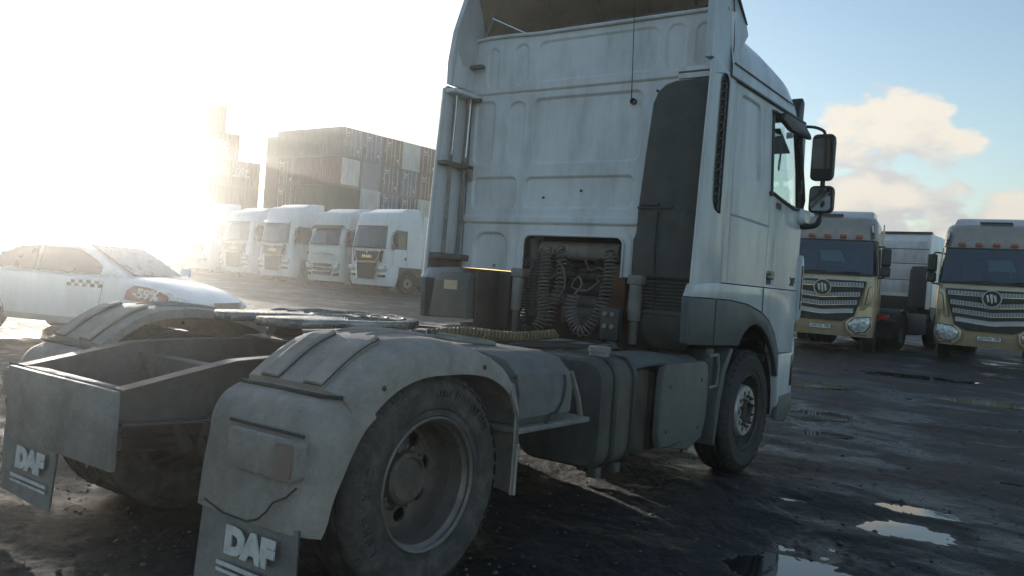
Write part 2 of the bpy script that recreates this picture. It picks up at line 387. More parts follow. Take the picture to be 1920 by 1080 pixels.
gfl = [tuple(f) for f in gf.tolist()]+[(j, (j+1) % na, len(gvl)-1) for j in range(na)]
me = bpy.data.meshes.new('ground'); me.from_pydata(gvl, [], gfl); me.polygons.foreach_set('use_smooth', [True]*len(me.polygons)); me.update()
def ground_material():
    m = bpy.data.materials.new('wet_ground'); m.use_nodes = True; t = m.node_tree; p = t.nodes['Principled BSDF']
    tcn = t.nodes.new('ShaderNodeTexCoord'); o = tcn.outputs['Object']
    big = N(t, 'ShaderNodeTexNoise', Scale=.45, Detail=8., Roughness=.62); t.links.new(o, big.inputs['Vector'])
    mp = t.nodes.new('ShaderNodeMapping'); mp.inputs['Rotation'].default_value = (0, 0, .35); mp.inputs['Scale'].default_value = (.7, 1.4, 1); t.links.new(o, mp.inputs[0])
    trk = N(t, 'ShaderNodeTexNoise', Scale=1.1, Detail=7., Roughness=.6); t.links.new(mp.outputs[0], trk.inputs['Vector'])
    grit = N(t, 'ShaderNodeTexNoise', Scale=30., Detail=7., Roughness=.78); t.links.new(o, grit.inputs['Vector'])
    vor = N(t, 'ShaderNodeTexVoronoi', Scale=26.); t.links.new(o, vor.inputs['Vector'])
    c1 = t.nodes.new('ShaderNodeMix'); c1.data_type = 'RGBA'; t.links.new(maprange(t, big.outputs['Fac'], .35, .68), c1.inputs[0])
    c1.inputs[6].default_value = (.010, .0105, .010, 1); c1.inputs[7].default_value = (.025, .0245, .0235, 1)
    c2 = t.nodes.new('ShaderNodeMix'); c2.data_type = 'RGBA'; t.links.new(maprange(t, grit.outputs['Fac'], .52, .8), c2.inputs[0])
    t.links.new(c1.outputs[2], c2.inputs[6]); c2.inputs[7].default_value = (.10, .095, .088, 1)
    at = t.nodes.new('ShaderNodeAttribute'); at.attribute_name = 'wet'
    wet = math_n(t, 'MAXIMUM', math_n(t, 'MULTIPLY', math_n(t, 'MULTIPLY', maprange(t, trk.outputs['Fac'], .40, .62), maprange(t, big.outputs['Fac'], .62, .42)), .85), at.outputs['Fac'])
    c3 = t.nodes.new('ShaderNodeMix'); c3.data_type = 'RGBA'; c3.blend_type = 'MULTIPLY'; c3.inputs[0].default_value = 1.
    dk = maprange(t, wet, 0., 1., 1., .55); t.links.new(c2.outputs[2], c3.inputs[6]); t.links.new(dk, c3.inputs[7])
    t.links.new(c3.outputs[2], p.inputs['Base Color'])
    rg = math_n(t, 'SUBTRACT', .84, math_n(t, 'MULTIPLY', wet, .62))
    t.links.new(rg, p.inputs['Roughness'])
    h = math_n(t, 'ADD', math_n(t, 'MULTIPLY', grit.outputs['Fac'], 1.1), math_n(t, 'MULTIPLY', vor.outputs['Distance'], -.55))
    b = N(t, 'ShaderNodeBump', Strength=.6, Distance=.02); t.links.new(h, b.inputs['Height']); t.links.new(b.outputs[0], p.inputs['Normal'])
    p.inputs['Specular IOR Level'].default_value = .34
    MATS['wet_ground'] = m
    w = bpy.data.materials.new('water'); w.use_nodes = True; p = w.node_tree.nodes['Principled BSDF']
    p.inputs['Base Color'].default_value = (.02, .02, .019, 1); p.inputs['Roughness'].default_value = .04; p.inputs['IOR'].default_value = 1.33; p.inputs['Specular IOR Level'].default_value = .6
    t = w.node_tree; tcn = t.nodes.new('ShaderNodeTexCoord'); nb = N(t, 'ShaderNodeTexNoise', Scale=6., Detail=2.); t.links.new(tcn.outputs['Object'], nb.inputs['Vector'])
    b = N(t, 'ShaderNodeBump', Strength=.05, Distance=.01); t.links.new(nb.outputs['Fac'], b.inputs['Height']); t.links.new(b.outputs[0], p.inputs['Normal'])
    MATS['water'] = w
ground_material()
_lv = np.full(len(gvl), -.020)
_rel = np.array([v[2] for v in gvl])-np.array(gz(np.array([v[0] for v in gvl]), np.array([v[1] for v in gvl])))-_lv
_wv = np.clip((.020-_rel)/.020, 0, 1); _wv = _wv*_wv*(3-2*_wv)
at_ = me.attributes.new('wet', 'FLOAT', 'POINT'); at_.data.foreach_set('value', _wv.astype(np.float32))
me.materials.append(MATS['wet_ground']); tag(link('ground', me), kind='structure')
for (px, py, rx, ry, a, lv) in PUDDLES:
    mb = MB(); ca, sa = math.cos(a), math.sin(a)
    zc = float(gz(px, py))+lv
    mb.add([(px+2.1*(rx*math.cos(q)*ca-ry*math.sin(q)*sa), py+2.1*(rx*math.cos(q)*sa+ry*math.sin(q)*ca), zc) for q in np.linspace(0, 2*PI, 24, endpoint=False)], [tuple(range(24))])
    tag(mb.build('puddle', 'water'), kind='structure')
# shallow water standing in the low spots of the whole yard
def water_sheet(x0, x1, y0, y1, lv, n):
    mb = MB().grid(n, n, lambda u, v: (x0+(x1-x0)*u, y0+(y1-y0)*v, float(gz(x0+(x1-x0)*u, y0+(y1-y0)*v))+lv))
    tag(mb.build('puddle', 'water', recalc=False), kind='structure')
water_sheet(1.55, 9., 1.0, 7.2, -.0205, 24)
water_sheet(-3., 9., 7.2, 17., -.0195, 30)
water_sheet(-26., -4., 2., 22., -.0195, 30)
# loose stones lying about
mb = MB(); rnd = random.Random(3)
for k in range(9000):
    d = 1.6+14*rnd.random()**1.7; a = fang+math.radians(rnd.uniform(-42, 30)); x = CAM.x+d*math.cos(a); y = CAM.y+d*math.sin(a)
    r = .004+.013*rnd.random()**3
    if rnd.random() < .02: r = .016+.016*rnd.random()
    z = float(height(x, y))
    if any(((x-p[0])/p[2])**2+((y-p[1])/p[3])**2 < .8 for p in PUDDLES[:8]) and rnd.random() < .85: continue
    vs = [(x+r*rnd.uniform(.6, 1.2)*dx, y+r*rnd.uniform(.6, 1.2)*dy, z+r*(.3+.6*dz*rnd.uniform(.6, 1.1))) for dx, dy, dz in ((1, 0, 0), (0, 1, 0), (-1, 0, 0), (0, -1, 0), (.1, .1, 1), (0, 0, -1))]
    mb.add(vs, [(0, 1, 4), (1, 2, 4), (2, 3, 4), (3, 0, 4), (1, 0, 5), (2, 1, 5), (3, 2, 5), (0, 3, 5)])
tag(mb.build('gravel', 'stone', recalc=False), 'loose dark gravel scattered over the wet yard', 'gravel', kind='stuff')
# ------------------------------------------------------------------ wheels (shared by all trucks)
def circ(cx, cy, r, n=14, a0=0.): return [(cx+r*math.cos(2*PI*k/n+a0), cy+r*math.sin(2*PI*k/n+a0)) for k in range(n)]
def tyre_mb(x0, x1, R=.5, n=56, blocks=True):
    # x0..x1 = width; sidewalls bulge a little
    w = (x1-x0)/2; c = (x0+x1)/2
    prof = [(.292, -w+.03), (.31, -w+.012), (.335, -w+.014), (.345, -w+.004), (.39, -w-.006), (.43, -w+.0), (.438, -w-.003), (.455, -w+.012), (R-.022, -w+.02), (R-.004, -w+.038)]
    for g in (-.45, 0., .45):
        prof += [(R, w*g-.035), (R, w*g-.012), (R-.014, w*g-.008), (R-.014, w*g+.008), (R, w*g+.012), (R, w*g+.035)]
    prof += [(r, -h) for r, h in reversed(prof[:10])]
    mb = MB().lathe(prof, (c, 0, 0), 'x', n)
    if blocks:
        for s in (-1, 1):
            for k in range(44):
                a = 2*PI*k/44; d = 2*PI/44*.32
                vs = []
                for aa in (a-d, a+d):
                    for r, h in ((R-.03, w-.004), (R-.006, w-.026), (R+.004, w-.06), (R-.012, w-.06), (R-.03, w-.03)):
                        vs.append((c+s*h, r*math.cos(aa), r*math.sin(aa)))
                mb.add(vs, [(0, 1, 6, 5), (1, 2, 7, 6), (2, 3, 8, 7), (3, 4, 9, 8), (4, 0, 5, 9), (0, 4, 3, 2, 1), (5, 6, 7, 8, 9)])
    return mb
def ring_marks(parent, n, r, x, a_mid, step, seed):
    # worn raised moulding round a sidewall, too rubbed to read: short strokes
    rg = random.Random(seed)
    for i in range(n):
        a = math.radians(a_mid+(i-(n-1)/2)*step); up_ = Vector((0, math.sin(a), math.cos(a))); rt = Vector((0, math.cos(a), -math.sin(a)))
        c = Vector((x, 0, 0))+up_*r; mb = MB()
        def bar(u0, u1, v0, v1):
            q = [c+rt*u+up_*v for u, v in ((u0, v0), (u1, v0), (u1, v1), (u0, v1))]
            mb.add(q+[w_-Vector((.007, 0, 0)) for w_ in q], [(0, 1, 2, 3), (0, 4, 5, 1), (1, 5, 6, 2), (2, 6, 7, 3), (3, 7, 4, 0)])
        bar(-.014, -.008, -.018, .018)
        if rg.random() < .75: bar(.008, .014, -.018+.01*rg.random(), .018)
        for v in rg.sample((-.018, -.002, .013), rg.randint(1, 2)): bar(-.0075, .0075, v, v+.005)
        mb.build('raised_mark', 'rubber', parent)
def rear_wheel(parent, s, y, full=True, tyre='rubber', name='wheel'):
    w = empty(name, (0, y, .5)); w.parent = parent
    def B(mb): return mb if s > 0 else mb.mirror_x()
    B(tyre_mb(.935, 1.225)).build('tyre', tyre, w)
    B(tyre_mb(.60, .89, blocks=False)).build('tyre', tyre, w)
    B(MB().lathe([(.284, 1.206), (.296, 1.217), (.304, 1.210), (.302, 1.196), (.29, 1.186), (.272, 1.17), (.266, 1.12), (.262, 1.10)], (0, 0, 0), 'x', 48)).build('rim_flange', 'rim_lip', w)
    B(MB().lathe([(.263, 1.101), (.256, 1.05), (.25, 1.02), (.235, 1.0), (.22, .995)], (0, 0, 0), 'x', 48)).build('rim', 'rim_steel', w)
    B(MB().plate(circ(0, 0, .236, 40), [circ(.188*math.cos(2*PI*k/8+.2), .188*math.sin(2*PI*k/8+.2), .037, 14) for k in range(8)], 'x', .992, 1.004)).build('disc', 'rim_steel', w)
    B(MB().lathe([(.15, 1.0), (.15, 1.02), (.125, 1.03), (.118, 1.075), (.10, 1.09), (.09, 1.075), (.0005, 1.075)], (0, 0, 0), 'x', 32)).build('hub', 'rim_steel', w, bevel=0)
    for k in range(10 if full else 0):
        a = 2*PI*k/10; B(MB().lathe([(.0165, 1.0), (.0165, 1.03), (.011, 1.034), (.011, 1.055), (.0005, 1.056)], (0, .137*math.cos(a), .137*math.sin(a)), 'x', 6)).build('wheel_nut', 'rim_lip', w)
    B(MB().cyl((0, 0, 0), 'x', .2, .62, .95, 24)).build('brake_drum', 'steel_dark', w)
    return w
def front_wheel(parent, s, y, tyre='rubber_dark', name='wheel', disc='front_disc', full=True):
    w = empty(name, (0, y, .5)); w.parent = parent
    def B(mb): return mb if s > 0 else mb.mirror_x()
    B(tyre_mb(.925, 1.225)).build('tyre', tyre, w)
    B(MB().lathe([(.284, 1.20), (.296, 1.214), (.304, 1.207), (.30, 1.19), (.275, 1.165), (.262, 1.12), (.24, 1.10), (.215, 1.13)], (0, 0, 0), 'x', 48)).build('rim', 'steel_dark', w)
    B(MB().lathe([(.215, 1.128), (.208, 1.185), (.200, 1.197), (.196, 1.2)], (0, 0, 0), 'x', 48)).build('disc_edge', disc, w)
    B(MB().plate(circ(0, 0, .197, 44), [circ(0, 0, .098, 28)]+[circ(.150*math.cos(2*PI*k/10), .150*math.sin(2*PI*k/10), .024, 10) for k in range(10)], 'x', 1.19, 1.201)).build('disc', disc, w)
    B(MB().lathe([(.19, 1.15), (.10, 1.15), (.098, 1.19), (.097, 1.215), (.08, 1.222), (.07, 1.19), (.0005, 1.18)], (0, 0, 0), 'x', 32)).build('hub', 'steel_dark', w)
    for k in range(10 if full else 0):
        a = 2*PI*(k+.5)/10; B(MB().lathe([(.014, 1.195), (.014, 1.22), (.009, 1.223), (.009, 1.235), (.0005, 1.236)], (0, .122*math.cos(a), .122*math.sin(a)), 'x', 6)).build('wheel_nut', 'steel_dark', w)
    return w

# ------------------------------------------------------------------ the near tractor unit; +Y is its front, +X its right side
T = empty('tractor_truck', (0, 0, 0), 0, 'dirty white tractor unit without a trailer, seen close from behind, filling the foreground', 'truck')
FY = 3.92                                # front axle
def P(mb, name, m, parent=T, **kw): return mb.build(name, m, parent, **kw)
rwR = rear_wheel(T, 1, 0.); rwL = rear_wheel(T, -1, 0.)
fwR = front_wheel(T, 1, FY); fwL = front_wheel(T, -1, FY)
ring_marks(rwR, 10, .408, 1.2345, 28, 6.2, 1)
ring_marks(rwR, 8, .408, 1.2345, -98, 7.0, 2)

# chassis rails: C-section, tapering at the tail
for s in (-1, 1):
    mb = MB()
    top = [(-1.02, .885), (-.5, .985), (-.2, .995), (2.4, .995), (2.9, .93), (4.7, .93)]
    bot = [(4.7, .70), (2.9, .70), (-.2, .72), (-.6, .72), (-1.02, .74)]
    mb.prism(top+bot, 'x', s*.385, s*.393)
    for (pa, pb) in zip(top, top[1:]):
        mb.prism([pa, pb, (pb[0], pb[1]-.008), (pa[0], pa[1]-.008)], 'x', s*.393, s*.46)
    for (pa, pb) in zip(bot, bot[1:]):
        mb.prism([pa, pb, (pb[0], pb[1]+.008), (pa[0], pa[1]+.008)], 'x', s*.393, s*.46)
    P(mb, 'chassis_rail', 'chassis')
for y0, y1, z0, z1 in ((-1.03, -.97, .70, .885), (-.42, -.34, .74, .92), (.95, 1.05, .74, .93), (1.75, 1.85, .74, .93)):
    P(MB().box(-.384, .384, y0, y1, z0, z1), 'crossmember', 'chassis', bevel=.008)
P(MB().box(-.46, .46, -1.06, -1.032, .56, .88), 'end_plate', 'chassis_light', bevel=.006)
P(MB().cyl((0, 0, .5), 'x', .085, -.62, .62, 24), 'axle_tube', 'steel_dark')
P(MB().lathe([(.0005, -.33), (.08, -.31), (.2, -.22), (.26, -.08), (.27, 0), (.25, .1), (.14, .25), (.09, .34)], (0, 0, .5), 'y', 28), 'differential', 'steel_dark')
P(MB().tube([(0, .3, .53), (0, 1.6, .66), (0, 3.0, .78)], .055, 14), 'propeller_shaft', 'steel_dark')
for s in (-1, 1):
    P(MB().lathe([(.0005, .52), (.13, .52), (.14, .56), (.125, .60), (.145, .65), (.13, .7), (.13, .74), (.0005, .74)], (s*.42, -.46, 0), 'z', 24), 'air_bellow', 'rubber_dark')
    P(MB().tube([(s*.40, -.55, .47), (s*.41, 0, .43), (s*.42, .9, .62)], .04, 8), 'suspension_arm', 'steel_dark')
    P(MB().tube([(s*.30, -.22, .42), (s*.36, -.46, .95)], .035, 12), 'shock_absorber', 'chassis')

# rear mudguards
PROF = [(.66, .36), (.665, .62), (.655, .80), (.60, .93), (.48, 1.035), (.30, 1.10), (.10, 1.135), (-.10, 1.14), (-.28, 1.115), (-.42, 1.045), (-.555, .945)]
INN = [(.60, .36), (.60, .62), (.575, .77), (.50, .88), (.36, .955), (.2, .985), (.05, .99), (-.12, .985), (-.28, .94), (-.41, .85), (-.485, .75)]
def fender_rings(prof, inn, s):
    rings = []
    for (a, b), (c, d) in zip(prof, inn):
        L = math.hypot(c-a, d-b); ny, nz = (c-a)/L, (d-b)/L       # towards the wheel
        def at(X, k): return (s*X, a+ny*k, b+nz*k)
        rings.append([at(.62, .05), at(.62, .0), at(.66, -.006), at(.9, -.012), at(1.08, -.004), at(1.17, .012), at(1.215, .035), at(1.238, .075), at(1.244, L), at(1.232, L), at(1.224, .085), at(1.2, .05), at(1.1, .018), at(.64, .018)])
    return rings
def smooth_pts(pts, k=3):
    out = []
    n = len(pts)
    for i in range(n-1):
        p0, p1, p2, p3 = pts[max(i-1, 0)], pts[i], pts[i+1], pts[min(i+2, n-1)]
        for j in range(k):
            t = j/k
            out.append(tuple(.5*((2*p1[d])+(-p0[d]+p2[d])*t+(2*p0[d]-5*p1[d]+4*p2[d]-p3[d])*t*t+(-p0[d]+3*p1[d]-3*p2[d]+p3[d])*t**3) for d in range(len(p1))))
    out.append(pts[-1]); return out
REAR = [(-.46, .945), (-.575, .915), (-.66, .872), (-.705, .80), (-.715, .72), (-.735, .58), (-.75, .42)]
REARI = [(-.40, .84), (-.46, .79), (-.52, .70), (-.56, .62), (-.60, .54), (-.625, .45), (-.65, .40)]
def rear_piece(s):
    rings = []
    for (a, b), (c, d) in zip(smooth_pts(REAR, 4), smooth_pts(REARI, 4)):
        L = math.hypot(c-a, d-b); ny, nz = (c-a)/L, (d-b)/L
        def at(X, k): return (s*X, a+ny*k, b+nz*k)
        rings.append([at(.60, .07), at(.60, .0), at(.64, -.008), at(.9, -.012), at(1.12, -.006), at(1.19, .012), at(1.232, .05), at(1.248, .10), at(1.25, L), at(1.236, L), at(1.23, .10), at(1.2, .06), at(1.1, .02), at(.62, .02)])
    return rings
for s in (-1, 1):
    fd = empty('mudguard'); fd.parent = T
    P(MB().loft(fender_rings(smooth_pts(PROF[2:], 4), smooth_pts(INN[2:], 4), s)), 'mudguard_top', 'fender_dust', fd)
    fl = fender_rings(PROF[:4], INN[:4], s)
    P(MB().loft([[(x*1.002+s*.003, y+.012, z) for x, y, z in r] for r in fl]), 'mudguard_front_flap', 'fender_dust', fd)
    P(MB().loft(rear_piece(s)), 'mudguard_rear', 'fender_dust', fd)
    # pressed ribs and finger-shaped bosses on the top section
    pr = smooth_pts(PROF[4:], 6)
    for xr in (.74, .84, .94):
        seg = [(s*xr, y, z+.012) for y, z in pr if -.22 < y < .34]
        P(MB().tube(seg, [.002+.012*math.sin(PI*i/(len(seg)-1)) for i in range(len(seg))], 8), 'rib', 'fender_dust', fd)
    for xb in (.77, 1.04):
        cl = [(yy, zz) for yy, zz in pr if yy < -.22]; n = len(cl)
        def half(i): return .055*min(1., math.sqrt(max(0, 1-(1-min(1, (i+.15)/2.6))**2)))
        lay = []
        for shrink, lift in ((0., .004), (.004, .022), (.014, .026)):
            ring = [(s*(xb+max(.002, half(i)-shrink)), yy-.5*lift, zz+lift) for i, (yy, zz) in enumerate(cl)]+[(s*(xb-max(.002, half(i)-shrink)), yy-.5*lift, zz+lift) for i, (yy, zz) in reversed(list(enumerate(cl)))]
            lay.append(ring)
        mb = MB().loft(lay, cap=False); mb.add(lay[-1], [(i, i+1, 2*n-2-i, 2*n-1-i) for i in range(n-1)])
        P(mb, 'boss', 'fender_dust', fd)
        P(MB().tube([(x*1., y-.004, z+.010) for x, y, z in lay[0]], .0035, 5), 'boss_groove', 'rubber_dark', fd)
    P(MB().tube([(s*x, -.572-(.02 if x < 1.2 else -.02), .925) for x in (.63, .8, 1.0, 1.15, 1.21)], .009, 6), 'joint_gap', 'rubber_dark', fd)
    P(MB().tube([(s*x, -.733, .792) for x in (.76, .9, 1.1, 1.21)], .007, 6), 'lamp_shadow_line', 'rubber_dark', fd)  # dark tube painting in the shadow line above the tail lamp
    for by_, bz_ in ((.56, 1.0), (.30, 1.06), (-.36, 1.0)):
        P(MB().lathe([(.012, 0), (.012, .009), (.0005, .012)], (s*1.235, by_, bz_-.045), 'x', 8), 'bolt', 'steel_dark', fd)
    # tail lamp set in the rear piece
    lamp = MB().prism(rrect(.79, 1.205, .615, .775, .03), 'y', -.765, -.70)
    if s < 0: lamp.mirror_x()
    lo = P(lamp, 'tail_lamp', 'fender_dust', fd, bevel=.008); lo['label'] = 'tail lamp caked in grey road dust'
    lens = MB().prism(rrect(1.09, 1.19, .63, .76, .02), 'y', -.772, -.764)
    if s < 0: lens.mirror_x()
    lm_ = P(lens, 'lamp_lens', 'dusty_lens', lo)
    # cracked spray lip, flap and its lettering
    lip = MB().tube([(s*x, y, z) for x, y, z in ((.66, -.758, .45), (.8, -.768, .425), (.95, -.768, .425), (1.02, -.77, .45), (1.07, -.77, .49), (1.1, -.768, .53), (1.16, -.755, .56), (1.2, -.745, .60))], .0045, 6)
    P(lip, 'broken_edge', 'rubber', fd)
    nx = 14
    def flap(u, v): return (s*(.62+.60*u), -.735-.015*math.sin(u*4+1)*v-.012*v, .44-.33*v)
    mb = MB().grid(nx, 8, flap).grid(nx, 8, lambda u, v: (flap(u, v)[0], flap(u, v)[1]+.008, flap(u, v)[2]))
    fo = P(mb, 'mud_flap', 'flap_rubber', fd)
    lettering('DAF', .135, 'print_white', fo, (.975 if s > 0 else -.84, -.768, .325), (1, 0, 0), (0, .05, 1), name='maker_lettering', bold=.011, extrude=.003, width=1.15)
    P(MB().box((.975 if s > 0 else -.84)-.19, (.975 if s > 0 else -.84)+.19, -.774, -.768, .222, .238), 'printed_line', 'print_white', fo)
    P(MB().box((.975 if s > 0 else -.84)-.19, (.975 if s > 0 else -.84)+.19, -.774, -.768, .196, .208), 'printed_line', 'print_white', fo)
    # inner splash plate beside the rail
    P(MB().prism([(-.66, .86), (-.3, .97), (-.30, .8), (-.60, .32)], 'x', s*.585, s*.597), 'splash_plate', 'fender_dust', fd)
    P(MB().tube([(s*.43, -.30, .84), (s*.62, -.30, .86)], .024, 8), 'mudguard_stay', 'chassis', fd)
    P(MB().tube([(s*.43, .42, .84), (s*.64, .42, .88)], .024, 8), 'mudguard_stay', 'chassis', fd)

P(MB().prism([(.62, .62), (.64, .14), (3.15, .12), (3.2, .62)], 'x', -1.243, -1.236), 'sun_block_skirt', 'grey_skirt')  # added on the unseen side to keep low sun off the ground beneath
# fifth wheel
fwh = empty('fifth_wheel', (0, .45, 0)); fwh.parent = T
out = arc(0, 0, .47, -52, 232, 40)[::1]
pl = [(x, y) for x, y in arc(0, .02, .47, -60, 240, 44)]
pl = [(.47*math.cos(math.radians(a)), .04+.47*math.sin(math.radians(a))) for a in range(-42, 223, 6)]
pl += [(-.36, -.52), (-.22, -.62), (-.10, -.60), (-.05, -.2), (0, -.12), (.05, -.2), (.10, -.60), (.22, -.62), (.36, -.52)]
o = P(MB().prism(pl, 'z', 1.115, 1.162), 'coupling_plate', 'grease', fwh, bevel=.012)
P(MB().lathe([(.10, 1.163), (.115, 1.170), (.125, 1.163)], (0, .0, 0), 'z', 30), 'grease_ring', 'grease', fwh)
for k in range(3):
    rr = .19+.1*k; P(MB().tube([(rr*math.cos(a), .04+rr*math.sin(a), 1.163+.004*math.sin(a*9+k)) for a in np.linspace(-.6, 3.7, 46)], .008, 6), 'grease_ridge', 'grease', fwh)
for s in (-1, 1):
    P(MB().prism([(-.12, .99), (.12, .99), (.07, 1.115), (-.07, 1.115)], 'x', s*.36, s*.44), 'pedestal', 'chassis', fwh, bevel=.006)
P(MB().box(-.47, .47, -.25, .25, .998, 1.012), 'base_plate', 'chassis', fwh)
P(MB().tube([(.2, .18, 1.10), (.52, .26, 1.09), (.74, .44, 1.07), (.80, .50, 1.07), (.74, .52, 1.075), (.5, .36, 1.10)], .012, 8), 'release_handle', 'pipe_grey', fwh)
P(MB().box(.50, .72, .30, .42, 1.035, 1.06), 'handle_guide', 'chassis_light', fwh)

# deck: catwalk, hose, boxes between cab and coupling
def deck_keep(u, v): return True
P(MB().grid(40, 16, lambda u, v: (-.95+1.62*u, 2.02+.52*v, 1.02+.012*math.sin(u*9)+.008*math.sin(v*7+u*5))).box(-.95, .67, 2.02, 2.54, .985, 1.004), 'catwalk', 'chassis_light')
hp = [(.30+.16*t, .95+1.15*t, 1.075+.012*math.sin(t*7)) for t in np.linspace(0, 1, 40)]
hs = empty('wrapped_hose'); hs.parent = T
P(MB().tube(hp, .02, 8), 'hose_core', 'hose', hs)
sp = []
for i in range(420):
    t = i/419; x, y, z = .30+.16*t, .95+1.15*t, 1.075+.012*math.sin(t*7); a = t*2*PI*34
    sp.append((x+.026*math.cos(a), y, z+.026*math.sin(a)))
P(MB().tube(sp, .010, 5), 'spiral_wrap', 'yellow_hose', hs)
P(MB().box(.22, .64, 1.62, 1.98, .80, 1.03), 'valve_box', 'chassis', bevel=.03)
P(MB().tube([(.5, 1.2, 1.0), (.62, 1.55, 1.03), (.75, 1.95, 1.03), (.7, 2.3, 1.01)], .018, 6), 'cable', 'black_plastic')
P(MB().tube([(.1, 1.1, 1.03), (.35, 1.5, 1.02), (.55, 2.1, 1.03), (.6, 2.5, 1.03)], .014, 6), 'cable', 'black_plastic')
P(MB().tube([(-.3, 1.0, 1.05), (-.1, 1.4, 1.06), (.1, 2.0, 1.05)], .02, 6), 'cable', 'hose')
P(MB().prism([(-.28, .86), (-.28, 1.03), (.55, 1.03), (.55, .86)], 'y', 1.06, 1.5), 'gearbox_cover', 'engine', bevel=.05)
P(MB().cyl((.0, 1.28, 0), 'z', .12, .9, 1.075, 20), 'air_reservoir_cap', 'chassis', bevel=.01)
P(MB().cyl((0, 1.3, .82), 'x', .13, -.36, .36, 24), 'air_tank', 'chassis', bevel=.02)

# right side: plastic tank behind the mudguard, fuel tank, side cover
def d_section(x0, x1, z0, z1, r): return rrect(x0, x1, z0, z1, r, 6)
def sec_loft(ys, sec, insets=None):
    rings = []
    cx = sum(p[0] for p in sec)/len(sec); cz = sum(p[1] for p in sec)/len(sec)
    for y, k in ys: rings.append([(cx+(x-cx)*k, y, cz+(z-cz)*k) for x, z in sec])
    return MB().loft(rings)
for s in (1, -1):
    def B(mb): return mb if s > 0 else mb.mirror_x()
    gt = empty('tool_box'); gt.parent = T
    if s < 0: P(MB().box(-1.22, -.66, .64, .69, .30, .92), 'tank_shield', 'chassis', gt, bevel=.01)
    if s > 0:
        sec = [(.70, .70), (1.20, .70), (1.232, .74), (1.236, .86), (1.21, .96), (1.13, 1.03), (1.0, 1.055), (.70, 1.06)]
        P(B(sec_loft([(.62, .96), (.64, 1.), (1.08, 1.), (1.11, .985), (1.125, .94)], sec)), 'box_body', 'box_dust', gt)
        P(B(MB().box(.72, 1.25, .60, 1.30, .665, .694)), 'step_bracket', 'chassis_light', gt, bevel=.006)
        P(B(MB().tube([(1.20, 1.14, .95), (1.21, 1.22, .80), (1.2, 1.27, .70)], .016, 6)), 'bracket_arm', 'chassis_light', gt)
        P(B(MB().tube([(1.238, .86, .695), (1.245, .90, .745), (1.246, .95, .75), (1.246, 1.0, .80), (1.245, 1.02, .86), (1.24, 1.03, .90), (1.235, 1.02, .945)], .007, 5)), 'torn_edge', 'black_plastic', gt)
    ft = empty('fuel_tank'); ft.parent = T; ya, yb = (1.47, 1.90) if s > 0 else (.70, 2.20)  # left tank lengthened, unseen, to block low sun under the chassis
    sec = d_section(.62, 1.235, .345, 1.005, .13)
    P(B(sec_loft([(ya, .93), (ya+.015, .975), (ya+.04, 1.0), (ya+.065, 1.), (ya+.067, 1.012), (ya+.085, 1.012), (ya+.087, 1.0), (yb-.04, 1.0), (yb-.01, .97), (yb, .93)], sec)), 'tank_body', 'tank_dust', ft)
    for ys in (1.585, 1.825):
        pts = [(.628+(x-.62)*1.0+.01*(1 if x > .9 else -1), ys, z+(.008 if z > .7 else -.008)) for x, z in d_section(.62, 1.235, .345, 1.005, .13)]
        P(B(MB().loft([[(x, ys-.02, z) for x, _, z in pts], [(x, ys+.02, z) for x, _, z in pts]], cap=False)), 'tank_strap', 'black_plastic', ft)
        P(B(MB().box(1.10, 1.17, ys-.03, ys+.03, .285, .35)), 'strap_foot', 'chassis', ft, bevel=.005)
    P(B(MB().lathe([(.062, 1.0), (.062, 1.03), (.07, 1.032), (.07, 1.058), (.06, 1.066), (.0005, 1.068)], (1.04, 1.72, 0), 'z', 24)), 'filler_cap', 'chassis_light', ft)
    P(B(MB().tube([(1.0+.03*math.cos(a), 1.468, .86+.03*math.sin(a)) for a in np.linspace(.5, 5.2, 12)], .005, 5)), 'stamped_mark', 'chassis', ft)
    cv = empty('side_cover'); cv.parent = T
    out = [(2.25, .40), (2.66, .34), (2.70, .33), (2.93, .40), (2.985, .55), (2.99, .84), (2.96, .925), (2.90, .955), (2.30, .955), (2.24, .93), (2.215, .86), (2.21, .48)]
    rings = []
    for X, k in ((1.20, 1.0), (1.232, .998), (1.244, .98), (1.247, .95)):
        rings.append([(X, 2.6+(y-2.6)*k, .66+(z-.66)*k) for y, z in out])
    P(B(MB().loft(rings)), 'cover_panel', 'cover_grey', cv)
    def topf(u, v):
        y = 1.62+1.30*v; X = .66+.56*u
        return (X, y, .985+.035*math.sin(PI*min(1, v*1.2))-.06*max(0, u-.82)/.18)
    P(B(MB().grid(14, 24, topf, lambda u, v: not (.35 < u < .6 and .35 < v < .85)).grid(14, 24, lambda u, v: tuple(np.array(topf(u, v))-np.array((0, 0, .012))), lambda u, v: not (.35 < u < .6 and .35 < v < .85))), 'cover_top', 'cover_grey', cv)
    for y, z in ((2.34, .80), (2.86, .82), (2.32, .50), (2.84, .48)):
        P(B(MB().lathe([(.014, 1.247), (.014, 1.25), (.0005, 1.251)], (0, y, z), 'x', 10)), 'fixing', 'steel_dark', cv)
    P(B(MB().box(.66, 1.16, 2.02, 2.20, .36, .92)), 'exhaust_box', 'steel_dark', cv, bevel=.02)
    P(B(MB().tube([(1.235, 2.30, .40), (1.238, 2.42, .395), (1.238, 2.55, .41), (1.236, 2.60, .37), (1.235, 2.62, .335)], .012, 6)), 'lower_lip', 'black_plastic', cv)
    P(B(MB().box(.6, 1.17, 2.25, 2.95, .36, .9)), 'silencer', 'steel_dark', cv, bevel=.04)
    # front wheel housing
    aw = empty('wheel_housing'); aw.parent = T
    ar = arc(FY, .5, .60, -8, 188, 24)
    P(B(MB().loft([[(X, y, z) for y, z in ar] for X in (.72, 1.20)], closed=False, cap=False)), 'housing_liner', 'black_plastic', aw)
